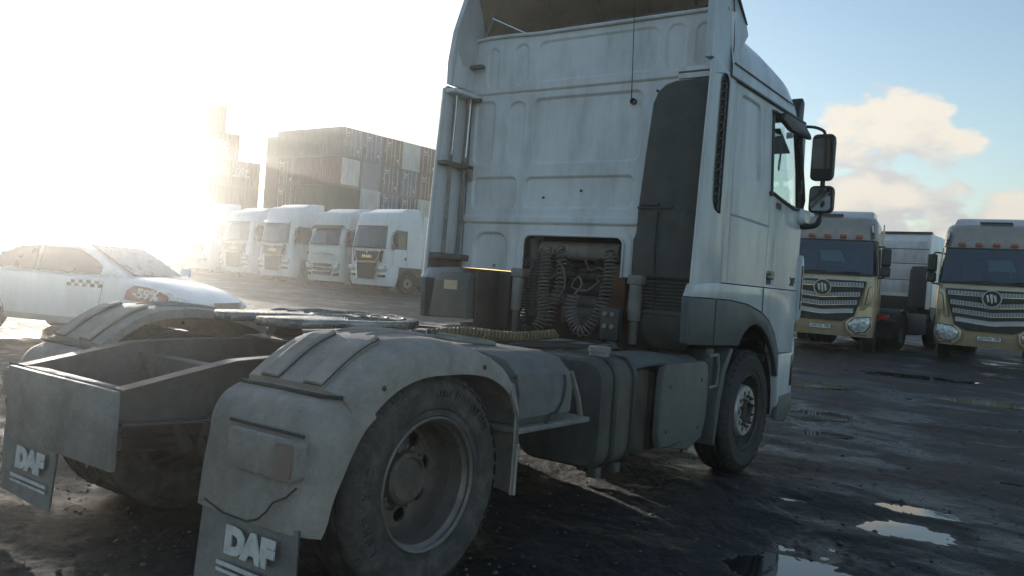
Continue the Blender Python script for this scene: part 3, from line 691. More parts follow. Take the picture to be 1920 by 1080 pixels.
    P(B(MB().prism([(3.21, .30), (3.25, .30), (3.31, .62), (3.38, .85), (3.50, 1.02), (3.44, 1.04), (3.30, .88), (3.22, .62)], 'x', .80, 1.222)), 'rear_splash_guard', 'grey_skirt', aw, bevel=.01)
    P(B(MB().box(.80, 1.19, 3.05, 3.2, .42, 1.04)), 'step_box', 'black_plastic', aw, bevel=.02)
    P(B(MB().tube([(1.2, 3.06, .98), (1.23, 3.16, .99), (1.235, 3.18, .90), (1.23, 3.17, .76), (1.2, 3.1, .74)], .014, 6)), 'bracket', 'chassis_light', aw)
# ------------------------------------------------------------------ near truck: cab
CAB = empty('cab'); CAB.parent = T
WY = 3.0
REC = [  # recessed pressings of the rear wall: x0 x1 z0 z1 radius depth
    (-.50, .53, 2.445, 2.995, .06, .022), (-.54, .50, 2.065, 2.325, .05, .024), (-1.115, -.64, 2.065, 2.33, .05, .024),
    (-1.13, -.92, 2.455, 3.005, .06, .018), (-.755, -.595, 2.455, 2.985, .075, .02), (-1.055, -.69, 1.44, 1.845, .12, .035),
    (-1.02, -.90, 3.12, 3.47, .06, .012), (-.73, -.58, 3.12, 3.475, .07, .012), (-.48, .64, 3.14, 3.475, .07, .012), (.71, .87, 3.12, 3.475, .075, .012), (.95, 1.10, 3.14, 3.46, .07, .012)]
OPEN = (-.50, .465, 1.30, 1.838, .07)
def wall_y(x, z):
    d = 0.
    for x0, x1, z0, z1, r, dep in REC:
        s_ = sd_rr(x, z, x0, x1, z0, z1, r)
        if s_ < .03: d += dep*sstep(.007, -.011, s_)
    d -= .022*sstep(1.925, 1.94, z)*sstep(2.0, 1.985, z)                 # ledge
    d += .012*sstep(1.93, 1.925, z)*sstep(1.915, 1.92, z)
    d += .020*sstep(.006, .0, abs(z-3.06))*sstep(1.15, 1.1, abs(x))      # roof joint
    d -= .012*sstep(3.06, 3.075, z)
    d -= .012*sstep(.05, .03, abs(sd_rr(x, z, *OPEN)-.03))                # rolled edge round the opening
    d += .10*sstep(1.16, 1.24, abs(x))**2
    d += .0025*math.sin(x*3.1+1)*math.sin(z*2.3)
    return WY+d
X0, X1, Z0, Z1 = -1.225, 1.225, 1.525, 3.545
NU, NV = 330, 270
def wf(u, v):
    x = X0+(X1-X0)*u
    zt = Z1+.018*math.sin((x+1.2)*3.0)*sstep(-.5, -.9, x) - .02*sstep(1.0, 1.2, abs(x))
    z = Z0+(zt-Z0)*v; return (x, wall_y(x, z), z)
def wkeep(u, v):
    x = X0+(X1-X0)*u; z = Z0+(Z1-Z0)*v
    return sd_rr(x, z, *OPEN) > 0
rear = P(MB().grid(NU, NV, wf, wkeep), 'rear_wall', 'white_rear', CAB, recalc=False, ang=60)
oc = [(x, wall_y(x, z)-.004, max(z, 1.52)) for x, z in rrect(*OPEN, n=8)]
oc = [p for p in oc if p[2] > 1.5205 or True]
top_part = [p for p in [(x, wall_y(x, z)-.006, z) for x, z in ([(.465, 1.52)]+[q for q in rrect(*OPEN, n=8) if q[1] > 1.7]+[(-.50, 1.52)])]]
P(MB().tube(top_part, .011, 8), 'opening_edge', 'white_rear', rear)
P(MB().tube([(-1.21, WY-.02, 3.548), (-1.0, WY-.025, 3.565), (-.75, WY-.025, 3.56), (-.5, WY-.025, 3.548), (.3, WY-.025, 3.548), (1.05, WY-.025, 3.548), (1.21, WY-.02, 3.535)], .016, 8), 'top_rim', 'white_rear', rear)
P(MB().box(-1.2, 1.2, WY+.03, WY+.06, 1.5, 3.54), 'inner_lining', 'interior_pale', rear) if False else None
for x, z in ((-.35, 2.155), (.02, 2.21), (-.83, 1.56), (.66, 2.975)):
    P(MB().lathe([(.010, -.012), (.010, 0), (.0005, 0)], (x, wall_y(x, z), z), 'y', 10), 'rubber_plug', 'black_plastic', rear)
# antenna whip standing on the rear wall
an = empty('antenna'); an.parent = CAB
P(MB().lathe([(.024, -.03), (.024, 0), (.012, .006), (.0005, .006)], (.45, wall_y(.45, 2.91)-.005, 2.91), 'y', 12), 'antenna_base', 'black_plastic', an)
P(MB().tube([(.45, WY-.03, 2.91), (.447, WY-.035, 3.05), (.43, WY-.06, 3.75), (.42, WY-.08, 4.05)], [.006, .004, .003, .002], 6), 'whip', 'black_plastic', an)
# engine space seen through the opening
en = empty('engine'); en.parent = T
P(MB().box(-.62, .62, 3.22, 4.3, .75, 1.62), 'engine_block', 'engine', en, bevel=.05)
P(MB().box(-1.18, 1.18, 4.3, 4.34, .9, 2.1), 'bulkhead', 'interior_dark', en)
P(MB().cyl((0, 3.16, 1.72), 'x', .075, -.42, .36, 20), 'intake_pipe', 'pipe_grey', en)
P(MB().tube([(-.46, 3.1, 1.80), (-.44, 3.09, 1.62), (-.40, 3.08, 1.4), (-.43, 3.07, 1.15)], .05, 12), 'coolant_pipe', 'chassis', en)
P(MB().cyl((0, 3.12, 1.52), 'x', .045, -.5, .3, 16), 'rail_tube', 'engine', en)
P(MB().cyl((0, 3.14, 1.30), 'x', .055, -.45, .6, 16), 'cross_tube', 'chassis', en)
for x, z, r in ((-.2, 1.60, .05), (.05, 1.57, .06), (.22, 1.62, .045), (-.33, 1.42, .05)):
    P(MB().lathe([(r, -.05), (r*.9, .02), (r*.5, .06)], (x, 3.12, z), 'y', 14), 'valve_body', 'engine', en)
P(MB().box(-.05, .34, 3.12, 3.2, 1.36, 1.47), 'dark_panel', 'engine', en, bevel=.02)
P(MB().box(.33, .47, 3.05, 3.12, 1.2, 1.62), 'heat_shield', 'rust', en, bevel=.01)
P(MB().box(-.1, .42, 3.02, 3.1, 1.12, 1.26), 'torsion_beam', 'chassis', en, bevel=.02)
rn = random.Random(5)
for k in range(9):
    x = rn.uniform(-.4, .35); z = rn.uniform(1.35, 1.75); pts = [(x, 3.08, z)]
    for q in range(5): x += rn.uniform(-.1, .1); z -= rn.uniform(-.03, .09); pts.append((x, 3.06+rn.uniform(-.03, .03), z))
    P(MB().tube(smooth_pts(pts, 4), rn.uniform(.006, .012), 6), 'cable', 'hose' if k % 3 == 0 else 'black_plastic', en)
# suzie coils
def coil(name, path, R, turns, r, m):
    pts = smooth_pts(path, 10); L = [0.]
    for a, b in zip(pts, pts[1:]): L.append(L[-1]+math.dist(a, b))
    out = []; n = int(turns*11)
    for i in range(n+1):
        q = L[-1]*i/n; k = max(0, min(len(pts)-2, int(np.searchsorted(L, q))-1)); t = (q-L[k])/max(1e-6, L[k+1]-L[k])
        p = Vector(pts[k]).lerp(Vector(pts[k+1]), t); d = (Vector(pts[k+1])-Vector(pts[k])).normalized()
        x = Vector((0, 1, 0)); x = (x-d*x.dot(d)).normalized(); y = d.cross(x); a = 2*PI*turns*i/n
        out.append(p+x*(R*math.cos(a))+y*(R*math.sin(a)))
    return P(MB().tube(out, r, 5), name, m, T)
coil('coiled_air_hose', [(.50, 2.74, 1.70), (.51, 2.70, 1.5), (.50, 2.66, 1.3), (.44, 2.62, 1.14), (.36, 2.6, 1.09), (.29, 2.6, 1.16), (.26, 2.6, 1.27), (.28, 2.6, 1.36)], .042, 34, .0075, 'hose')
coil('coiled_air_hose', [(-.10, 2.74, 1.72), (-.06, 2.70, 1.55), (-.04, 2.66, 1.35), (.0, 2.62, 1.17), (-.02, 2.58, 1.08)], .045, 24, .0075, 'hose')
coil('coiled_electric_cable', [(-.15, 2.72, 1.62), (-.18, 2.68, 1.4), (-.2, 2.64, 1.2), (-.16, 2.6, 1.08), (-.08, 2.58, 1.06)], .035, 26, .006, 'black_plastic')
coil('coiled_electric_cable', [(.02, 2.76, 1.73), (.08, 2.72, 1.5), (.05, 2.68, 1.3), (.06, 2.62, 1.12)], .04, 18, .0065, 'hose')
P(MB().tube(smooth_pts([(.28, 2.6, 1.36), (.33, 2.62, 1.44), (.28, 2.64, 1.50), (.22, 2.66, 1.42), (.34, 2.68, 1.40), (.44, 2.7, 1.48)], 6), .008, 6), 'loose_hose', 'hose', T)
P(MB().tube(smooth_pts([(.05, 2.7, 1.62), (.12, 2.68, 1.55), (.14, 2.68, 1.42), (.10, 2.66, 1.33)], 6), .008, 6), 'loose_hose', 'hose', T)
# cab dampers, boxes and fittings below the wall
for x in (-.33, .74):
    dp = empty('cab_damper'); dp.parent = T
    P(MB().cyl((x, 2.72, 0), 'z', .05, 1.2, 1.47, 20), 'damper_body', 'chassis_light', dp, bevel=.008)
    P(MB().cyl((x, 2.72, 0), 'z', .034, 1.03, 1.2, 16), 'damper_rod', 'chassis', dp)
    P(MB().box(x-.06, x+.06, 2.68, 3.0, 1.47, 1.54), 'damper_mount', 'chassis_light', dp, bevel=.01)
bx = empty('battery_box'); bx.parent = T
P(MB().loft([[(-1.02, 2.42, 1.10), (-.62, 2.42, 1.10), (-.62, 2.86, 1.10), (-1.02, 2.86, 1.10)], [(-1.0, 2.44, 1.40), (-.63, 2.44, 1.40), (-.63, 2.86, 1.40), (-1.0, 2.86, 1.40)], [(-.98, 2.50, 1.475), (-.66, 2.50, 1.475), (-.66, 2.86, 1.475), (-.98, 2.86, 1.475)]]), 'box_body', 'tank_lid', bx, bevel=.015)
P(MB().box(-.88, -.74, 2.432, 2.440, 1.33, 1.405), 'paper_label', 'sticker_tan', bx)
P(MB().box(-.605, -.575, 2.5, 2.9, 1.02, 1.5), 'support_bracket', 'steel_dark', T, bevel=.005)
P(MB().box(-.57, -.44, 2.75, 2.95, 1.02, 1.5), 'wiring_box', 'black_plastic', T, bevel=.02)
P(MB().box(.54, .70, 2.56, 2.64, 1.04, 1.29), 'connector_panel', 'black_plastic', T, bevel=.02)
for x, z in ((.59, 1.24), (.65, 1.24), (.59, 1.15), (.65, 1.15)):
    P(MB().lathe([(.018, 0), (.018, -.015), (.010, -.018), (.0005, -.018)], (x, 2.56, z), 'y', 12), 'connector', 'chassis_light', T)
P(MB().tube([(.62, 2.6, 1.05), (.66, 2.62, .98), (.7, 2.7, .9)], .03, 8), 'bracket_tube', 'chassis', T)

# air intake snorkel behind the cab, right-hand side
sn = empty('air_intake'); sn.parent = CAB
outl = [(.672, 1.52), (.668, 1.80), (.69, 1.86), (.692, 2.02), (.722, 2.45), (.755, 2.82), (.79, 2.905), (.85, 2.955), (.93, 2.975), (1.20, 2.985), (1.20, 1.52)]
P(MB().prism(outl, 'y', 2.735, 2.985), 'intake_duct', 'snorkel', sn, bevel=.028, seg=3)
P(MB().box(.70, .98, 2.722, 2.7355, 2.035, 2.05), 'duct_joint', 'black_plastic', sn)
P(MB().box(.72, .87, 2.718, 2.7355, 2.058, 2.072), 'joint_slot', 'black_plastic', sn)
P(MB().tube(smooth_pts([(.865, 2.735, 2.02), (.862, 2.73, 1.9), (.86, 2.73, 1.75), (.868, 2.735, 1.56)], 4), .011, 6), 'seam_ridge', 'black_plastic', sn)
P(MB().box(.67, 1.19, 2.77, 2.97, 1.29, 1.522), 'grille_core', 'black_plastic', sn)
for k in range(8):
    z = 1.315+.026*k
    for xa, xb in ((.665, .88), (.89, 1.19)):
        P(MB().prism([(2.74, z), (2.775, z+.008), (2.775, z+.016), (2.74, z+.008)], 'x', xa, xb), 'grille_slat', 'snorkel', sn)
P(MB().box(.655, 1.20, 2.742, 2.97, 1.262, 1.292), 'grille_sill', 'snorkel', sn, bevel=.006)
rings = []
for z, x0, x1, y0 in ((1.262, .672, 1.19, 2.75), (1.18, .69, 1.18, 2.76), (1.09, .74, 1.14, 2.79), (1.02, .81, 1.07, 2.83), (1.0, .87, 1.01, 2.87)):
    rings.append([(x, y, z) for x, y in rrect(x0, x1, y0, 2.97, min(.06, (x1-x0)/3), 4)])
P(MB().loft(rings), 'dust_bowl', 'snorkel', sn)
P(MB().prism([(.93, 2.99), (.93, 3.075), (1.20, 3.075), (1.20, 2.99)], 'y', 2.77, 2.80), 'intake_bracket', 'white_rear', sn, bevel=.004)
P(MB().box(.935, 1.19, 2.766, 2.7695, 3.03, 3.042), 'bracket_strip', 'chassis', sn)

# side fairings, left and right
def edge_y(z): return lerp_tab([(1.0, 2.575), (1.45, 2.578), (2.3, 2.622), (3.0, 2.668), (3.3, 2.672), (3.57, 2.70), (3.9, 2.79)], z)
for s in (1, -1):
    def B(mb): return mb if s > 0 else mb.mirror_x()
    fa = empty('side_fairing'); fa.parent = CAB
    zs = [1.41+.083*k for k in range(21)]
    outer = [(3.09, 1.41), (3.10, 3.045), (2.99, 3.05), (2.86, 3.075), (2.80, 3.10), (2.70, 3.10)]+[(edge_y(z), z) for z in reversed(zs)]
    hole = arc(2.895, 2.96, .068, 0, 180, 10)+[(2.815, 2.30), (2.825, 2.12), (2.86, 2.06), (2.925, 2.035), (2.96, 2.03)]
    P(B(MB().plate(outer, [hole] if s > 0 else [], 'x', 1.222, 1.246)), 'fairing_panel', 'white_paint', fa, bevel=.006)
    P(B(MB().tube([(1.236, edge_y(z)+.002, z) for z in zs], .017, 8)), 'rolled_edge', 'white_paint', fa)
    if s > 0:
        P(B(MB().tube([(1.245, y, z) for y, z in hole+hole[:1]], .008, 6)), 'louvre_rim', 'black_plastic', fa)
        P(B(MB().box(1.12, 1.13, 2.79, 2.98, 2.0, 3.04)), 'louvre_back', 'black_plastic', fa)
        for k in range(17):
            z = 2.07+.057*k
            P(B(MB().prism([(2.80, z), (2.97, z+.06), (2.97, z+.068), (2.80, z+.008)], 'x', 1.15, 1.235)), 'louvre_slat', 'snorkel', fa)
    # upper fairing beside the roof
    ru = [(3.34, 3.43), (3.30, 3.50), (3.10, 3.66), (2.98, 3.85), (2.93, 4.1), (2.86, 4.1), (2.79, 3.9), (2.70, 3.57), (2.672, 3.3), (2.675, 3.105), (2.81, 3.105), (2.865, 3.08), (3.0, 3.05)]
    rings = []
    for X, k in ((1.17, 1.), (1.212, 1.), (1.222, .99)):
        rings.append([(X-(.05*sstep(3.3, 4.1, z)), 2.95+(y-2.95)*k, 3.5+(z-3.5)*k) for y, z in ru])
    P(B(MB().loft(rings)), 'upper_fairing', 'white_paint', fa)
    P(B(MB().tube([(1.222-.05*sstep(3.3, 4.1, z), y, z) for y, z in ((3.06, 3.10), (3.06, 3.3), (3.05, 3.55), (3.045, 3.62))], .005, 5)), 'fairing_joint', 'chassis', fa)
    P(B(MB().prism([(3.30, 3.50), (3.10, 3.66), (2.98, 3.85), (2.96, 3.85), (3.08, 3.66), (3.27, 3.51)], 'x', 1.14, 1.2235)), 'dark_trim', 'black_plastic', fa)
    # lower plastic corner: grey skirt
    sk = [(2.585, 1.075), (3.55, 1.05)]+[(3.57, 1.09), (3.65, 1.15), (3.76, 1.20), (3.90, 1.222), (4.05, 1.19), (4.2, 1.115), (4.34, 1.0), (4.44, .90), (4.50, .76), (4.535, .76), (4.52, .92), (4.44, 1.04), (4.36, 1.14), (4.20, 1.252), (4.0, 1.32), (3.66, 1.379), (3.3, 1.403), (2.56, 1.41)]
    P(B(MB().prism(sk, 'x', 1.20, 1.244)), 'grey_skirt', 'grey_skirt', fa, bevel=.010)
    P(B(MB().tube([(1.246, 3.02, z) for z in (1.075, 1.2, 1.40)], .004, 5)), 'skirt_joint', 'black_plastic', fa)
    P(B(MB().prism([(2.56, 1.09), (2.585, 1.075), (2.575, 1.41), (2.545, 1.41)], 'x', 1.185, 1.24)), 'skirt_return', 'grey_skirt', fa, bevel=.006)
    # white sill above the skirt
    sl = [(2.545, 1.412), (3.3, 1.406), (3.66, 1.382), (4.0, 1.323), (4.20, 1.255), (4.36, 1.142), (4.44, 1.045), (4.50, .97), (4.86, .97), (4.88, 1.2), (4.88, 1.525), (3.0, 1.525), (2.80, 1.515), (2.60, 1.50)]
    P(B(MB().prism(sl, 'x', 1.19, 1.249)), 'sill_panel', 'white_paint', fa, bevel=.008)
    P(B(MB().tube([(1.251, 3.995, 1.325), (1.251, 3.99, 1.52)], .005, 5)), 'sill_joint', 'black_plastic', fa)
# inside of the left fairing: vertical stays and rails
li = empty('fairing_stay'); li.parent = CAB
for y, r in ((2.74, .016), (2.93, .020)):
    P(MB().tube([(-1.165, y, 3.03), (-1.165, y-.005, 2.4), (-1.17, y-.01, 1.62)], r, 10), 'stay_tube', 'chassis_light', li)
    P(MB().tube([(-1.145, y, 3.02), (-1.145, y, 2.86), (-1.148, y-.01, 2.5)], r*.5, 8), 'clip_rail', 'chrome', li)
P(MB().box(-1.22, -1.12, 2.62, 3.10, 2.395, 2.435), 'stay_bracket', 'chassis', li, bevel=.008)
P(MB().prism([(2.90, 2.435), (3.10, 2.435), (3.08, 2.34), (2.98, 2.30)], 'x', -1.15, -1.12), 'stay_gusset', 'pipe_grey', li)
P(MB().box(-1.22, -1.10, 2.60, 3.12, 1.585, 1.635), 'stay_bracket', 'chassis', li, bevel=.008)
P(MB().box(-1.215, -1.1, 2.66, 3.05, 3.03, 3.065), 'stay_bracket', 'white_rear', li, bevel=.006)
P(MB().prism([(2.59, 1.10), (3.0, 1.10), (2.99, 1.58), (2.60, 1.58)], 'x', -1.222, -1.205), 'lower_closing_plate', 'chassis', li)
P(MB().prism([(2.61, 1.6), (3.04, 1.6), (3.02, 3.04), (2.68, 3.04)], 'x', -1.22, -1.212), 'inner_skin', 'white_rear', li)
P(MB().prism([(2.70, 3.10), (3.02, 3.10), (3.02, 3.56), (2.73, 3.58)], 'x', -1.168, -1.160), 'inner_skin_upper', 'white_rear', li)
P(MB().box(-1.19, -1.06, 2.955, 2.985, 3.0, 3.035), 'latch', 'chassis', li, bevel=.005)
P(MB().box(-1.16, -1.03, 2.90, 2.96, 3.29, 3.32), 'latch', 'chassis', li, bevel=.005)

# roof and roof deflector
def roof_ring(y):
    h = lerp_tab([(2.9, .47), (3.3, .47), (3.85, .44), (4.2, .40), (4.45, .34), (4.62, .24), (4.74, .12), (4.80, .02)], y)
    ins = lerp_tab([(2.9, 0), (4.3, 0), (4.6, .02), (4.8, .08)], y)
    pr = [(1.245, 0), (1.240, .18), (1.222, .42), (1.19, .66), (1.12, .86), (1.0, .95), (.7, 1.0), (.3, 1.03), (0, 1.04)]
    pts = [((x-ins), y, 3.045+h*k) for x, k in pr]
    return pts+[(-x, yy, z) for x, yy, z in reversed(pts[:-1])]
rys = [3.02+.06*k for k in range(int(1.78/.06)+1)]+[4.80]
roof = P(MB().loft([roof_ring(y) for y in rys], closed=False, cap=False), 'roof', 'white_paint', CAB, recalc=False)
for s in (1, -1):
    P(MB().tube([(s*1.244, y, 3.15-.012*(y-3)) for y in (3.06, 3.4, 3.9, 4.3, 4.46)], .006, 5), 'roof_groove', 'chassis', roof)
    P(MB().tube([(s*1.246, y, 3.040) for y in (2.98, 3.4, 3.9, 4.4, 4.78)], .012, 6), 'drip_rail', 'grey_skirt', roof)
    P(MB().prism([(4.70, 3.02), (4.83, 3.02), (4.84, 3.24), (4.78, 3.28), (4.70, 3.16)], 'x', s*1.10, s*1.215), 'roof_marker', 'black_plastic', roof, bevel=.02)
    P(MB().box(s*1.15, s*1.2, 4.835, 4.85, 3.03, 3.22), 'marker_lens', 'rust', roof)
df = empty('roof_deflector'); df.parent = CAB
def defl(u, v, off=0.):
    x = -1.17+2.34*u; y = lerp_tab([(0, 3.24), (.35, 3.12), (.7, 2.96), (1, 2.80)], v)+.5*(1-(2*u-1)**2)*(1-v)
    zc = lerp_tab([(0, 3.46), (.35, 3.60), (.7, 3.86), (1, 4.10)], v)
    return (x, y, zc+.05*(1-(2*u-1)**2)-off)
P(MB().grid(24, 16, lambda u, v: defl(u, v)), 'deflector_skin', 'white_paint', df, recalc=False)
P(MB().grid(24, 16, lambda u, v: defl(u, v, .02)), 'deflector_underside', 'roof_under', df, recalc=False)
for x in (-.98, -.55, -.1, .35, .8):
    u = (x+1.17)/2.34
    P(MB().tube([tuple(np.array(defl(u+.02*v, v))-np.array((0, 0, .028))) for v in np.linspace(.05, 1, 8)], .013, 6), 'stiffening_rib', 'roof_under', df)
P(MB().tube([(-1.12, 3.05, 3.60), (-.98, 3.05, 3.9)], .02, 8), 'deflector_strut', 'chassis_light', df)
P(MB().tube([(-.62, 3.06, 3.565), (-1.02, 3.0, 3.75)], .008, 6), 'deflector_stay', 'chrome', df)
P(MB().tube([(1.1, 3.05, 3.58), (.98, 3.05, 3.9)], .02, 8), 'deflector_strut', 'chassis_light', df)
for x0, x1 in ((-.20, .05), (.12, .38), (.46, .82), (.86, 1.0)):
    P(MB().box(x0, x1, 3.02, 3.05, 3.572, 3.60), 'mounting_strip', 'chassis', df, bevel=.004)

# cab sides, right and left, with door, window and pressed panel
WIN = [(3.965, 2.955), (4.02, 2.345), (4.06, 2.318), (4.845, 2.262), (4.80, 2.62), (4.70, 2.945), (4.66, 2.975), (4.0, 2.985)]
def in_poly(p, poly):
    c = False; x, y = p
    for (x1, y1), (x2, y2) in zip(poly, poly[1:]+poly[:1]):
        if (y1 > y) != (y2 > y) and x < (x2-x1)*(y-y1)/(y2-y1)+x1: c = not c
    return c
def seg_d(y, z, a, b):
    ay, az = a; by, bz = b; t = max(0, min(1, ((y-ay)*(by-ay)+(z-az)*(bz-az))/((by-ay)**2+(bz-az)**2)))
    return math.hypot(y-ay-t*(by-ay), z-az-t*(bz-az))
SEAMS = [((3.16, 3.03), (3.17, 2.03), .004), ((3.17, 2.03), (3.195, 1.53), .011), ((3.17, 2.035), (4.015, 2.028), .006), ((3.905, 3.02), (4.02, 2.03), .008), ((4.02, 2.03), (3.99, 1.53), .006)]
CR = .34
def side_x(y, z):
    X = 1.246-.012*sstep(2.2, 3.05, z)
    s_ = sd_rr(y, z, 3.275+(z-2.66)*-.06, 3.71+(z-2.66)*-.12, 2.365, 2.965, .06)
    X -= .016*sstep(.007, -.010, s_)
    for a, b, w in SEAMS:
        d = seg_d(y, z, a, b)
        if d < w*1.5: X -= .016*sstep(w*1.4, w*.4, d)
    d = sd_rr(y, z, 4.05, 4.245, 1.55, 1.66, .03)
    if d < .02: X -= .03*sstep(.006, -.01, d)
    X -= .010*sstep(.03, 0, abs(y-4.16))*sstep(2.0, 1.85, z)*sstep(1.66, 1.7, z)     # crease above the handle
    if y > 4.83: t = min(1, (y-4.83)/CR); X -= CR*(1-math.sqrt(max(0, 1-t*t)))
    return X
for s in (1, -1):
    sd_ = empty('cab_side'); sd_.parent = CAB
    Y0, Y1 = 3.085, 5.165
    def sf(u, v):
        u2 = u if u < .8 else u
        y = Y0+(Y1-Y0)*u; z = 1.532+(3.045-1.532)*v
        return (s*side_x(y, z), y, z)
    def sk_(u, v):
        y = Y0+(Y1-Y0)*u; z = 1.532+(3.045-1.532)*v
        return not in_poly((y, z), WIN) and not (y > 4.86 and z > 2.26 and z < 2.98)
    P(MB().grid(200, 150, sf, sk_), 'side_skin', 'white_paint', sd_, recalc=False, ang=60)
    frame = [(s*(side_x(min(y, 4.8), z)+.001), y, z) for y, z in smooth_pts(WIN+WIN[:1], 3)]
    P(MB().tube(frame, .017, 8, closed=False), 'window_frame', 'black_plastic', sd_)
    P(MB().prism(WIN, 'x', s*1.205, s*1.209), 'window_pane', 'window_glass', sd_)
    if s > 0:
        P(MB().prism([(4.03, 2.93), (4.10, 2.995), (4.60, 3.0), (4.80, 2.94), (4.84, 2.90), (4.72, 2.895), (4.3, 2.88)], 'x', 1.25, 1.30), 'wind_deflector', 'black_plastic', sd_, bevel=.012)
        hd = P(MB().prism(rrect(4.05, 4.245, 1.552, 1.658, .03), 'x', 1.216, 1.222), 'handle_recess', 'black_plastic', sd_)
        P(MB().box(1.222, 1.247, 4.06, 4.235, 1.60, 1.632), 'door_handle', 'black_gloss', hd, bevel=.008)
        lettering('480', .075, 'print_dark', sd_, (1.2465, 4.22, 2.225), (0, 1, -.04), (0, 0, 1), name='model_lettering', bold=.003, extrude=.003, width=1.25)
        lettering('XF', .10, 'print_dark', sd_, (1.2485, 4.73, 1.60), (0, 1, 0), (0, 0, 1), name='model_lettering', bold=.004, extrude=.003, width=1.1)
    # A pillar
    P(MB().tube([(s*1.222, 4.87, 2.25), (s*1.205, 4.83, 2.62), (s*1.19, 4.735, 2.98), (s*1.17, 4.70, 3.05)], .038, 8), 'pillar', 'black_gloss', sd_)
    # front corner: deflector, bumper, lamp
    P(MB().prism([(4.90, 1.25), (4.965, 1.30), (4.97, 1.78), (4.93, 1.86), (4.90, 1.84)], 'x', s*1.10, s*1.275), 'corner_deflector', 'white_paint', sd_, bevel=.012)
    P(MB().prism([(4.925, 1.36), (4.93, 1.76), (4.905, 1.76), (4.905, 1.36)], 'x', s*1.272, s*1.279), 'deflector_gap', 'rust', sd_)
    for z in (1.42, 1.53, 1.64): P(MB().box(s*1.2795, s*1.283, 4.905, 4.93, z, z+.012), 'gap_rib', 'white_paint', sd_)
    bp = empty('bumper'); bp.parent = CAB
    poly = [(4.54, .74), (4.54, .955), (4.60, .965), (4.90, .965), (4.93, 1.12), (4.955, 1.02), (4.95, .60), (4.93, .42), (4.80, .36), (4.60, .38)]
    P(MB().prism(poly, 'x', s*1.02, s*1.243), 'bumper_end', 'white_paint', bp, bevel=.02)
    P(MB().prism([(4.86, .66), (4.915, .66), (4.925, .95), (4.87, .93)], 'x', s*1.238, s*1.249), 'corner_lamp', 'black_gloss', bp, bevel=.01)
    P(MB().prism([(4.56, .37), (4.80, .34), (4.96, .44), (4.98, .52), (4.90, .60), (4.60, .58)], 'x', s*1.20, s*1.252), 'entry_step', 'cover_grey', bp, bevel=.015)
# cab front and floor (out of sight, but they close the cab)
P(MB().box(-1.0, 1.0, 5.10, 5.17, .45, 2.25), 'front_panel', 'white_paint', CAB, bevel=.03)
P(MB().prism([(5.15, 2.25), (4.80, 3.02), (4.795, 3.015), (5.145, 2.245)], 'x', -1.05, 1.05), 'windscreen', 'window_glass', CAB)
P(MB().box(-1.2, 1.2, 3.1, 5.08, 1.54, 1.58), 'cab_floor', 'interior_dark', CAB)
P(MB().box(-1.1, 1.1, 4.75, 5.08, 2.05, 2.24), 'dashboard', 'interior_dark', CAB, bevel=.05)
for x in (.62, -.62):
    se = empty('seat'); se.parent = CAB
    P(MB().box(x-.26, x+.26, 3.95, 4.45, 1.95, 2.1), 'seat_cushion', 'seat_cloth', se, bevel=.05)
    P(MB().box(x-.25, x+.25, 3.86, 4.0, 2.1, 2.72), 'seat_back', 'seat_cloth', se, bevel=.05)
    P(MB().box(x-.14, x+.14, 3.88, 3.97, 2.74, 2.92), 'head_rest', 'seat_cloth', se, bevel=.04)
P(MB().prism([(4.55, 2.96), (4.86, 2.80), (4.85, 2.785), (4.54, 2.945)], 'x', .15, 1.1), 'sun_visor', 'interior_dark', CAB)
P(MB().prism([(4.2, 2.42), (4.36, 2.42), (4.36, 2.74), (4.2, 2.74)], 'x', -1.16, -1.14), 'hanging_cloth', 'seat_cream', CAB)
P(MB().tube(smooth_pts([(1.1, 4.62, 2.9), (1.1, 4.60, 2.75), (1.1, 4.57, 2.62), (1.1, 4.6, 2.60), (1.1, 4.62, 2.75)], 4), .005, 5), 'hanging_strap', 'black_plastic', CAB)
P(MB().tube([(-.62+.2*math.cos(a), 4.62+.05*math.sin(a), 2.28+.19*math.sin(a)) for a in np.linspace(0, 2*PI, 24)], .015, 6), 'steering_wheel', 'interior_dark', CAB)
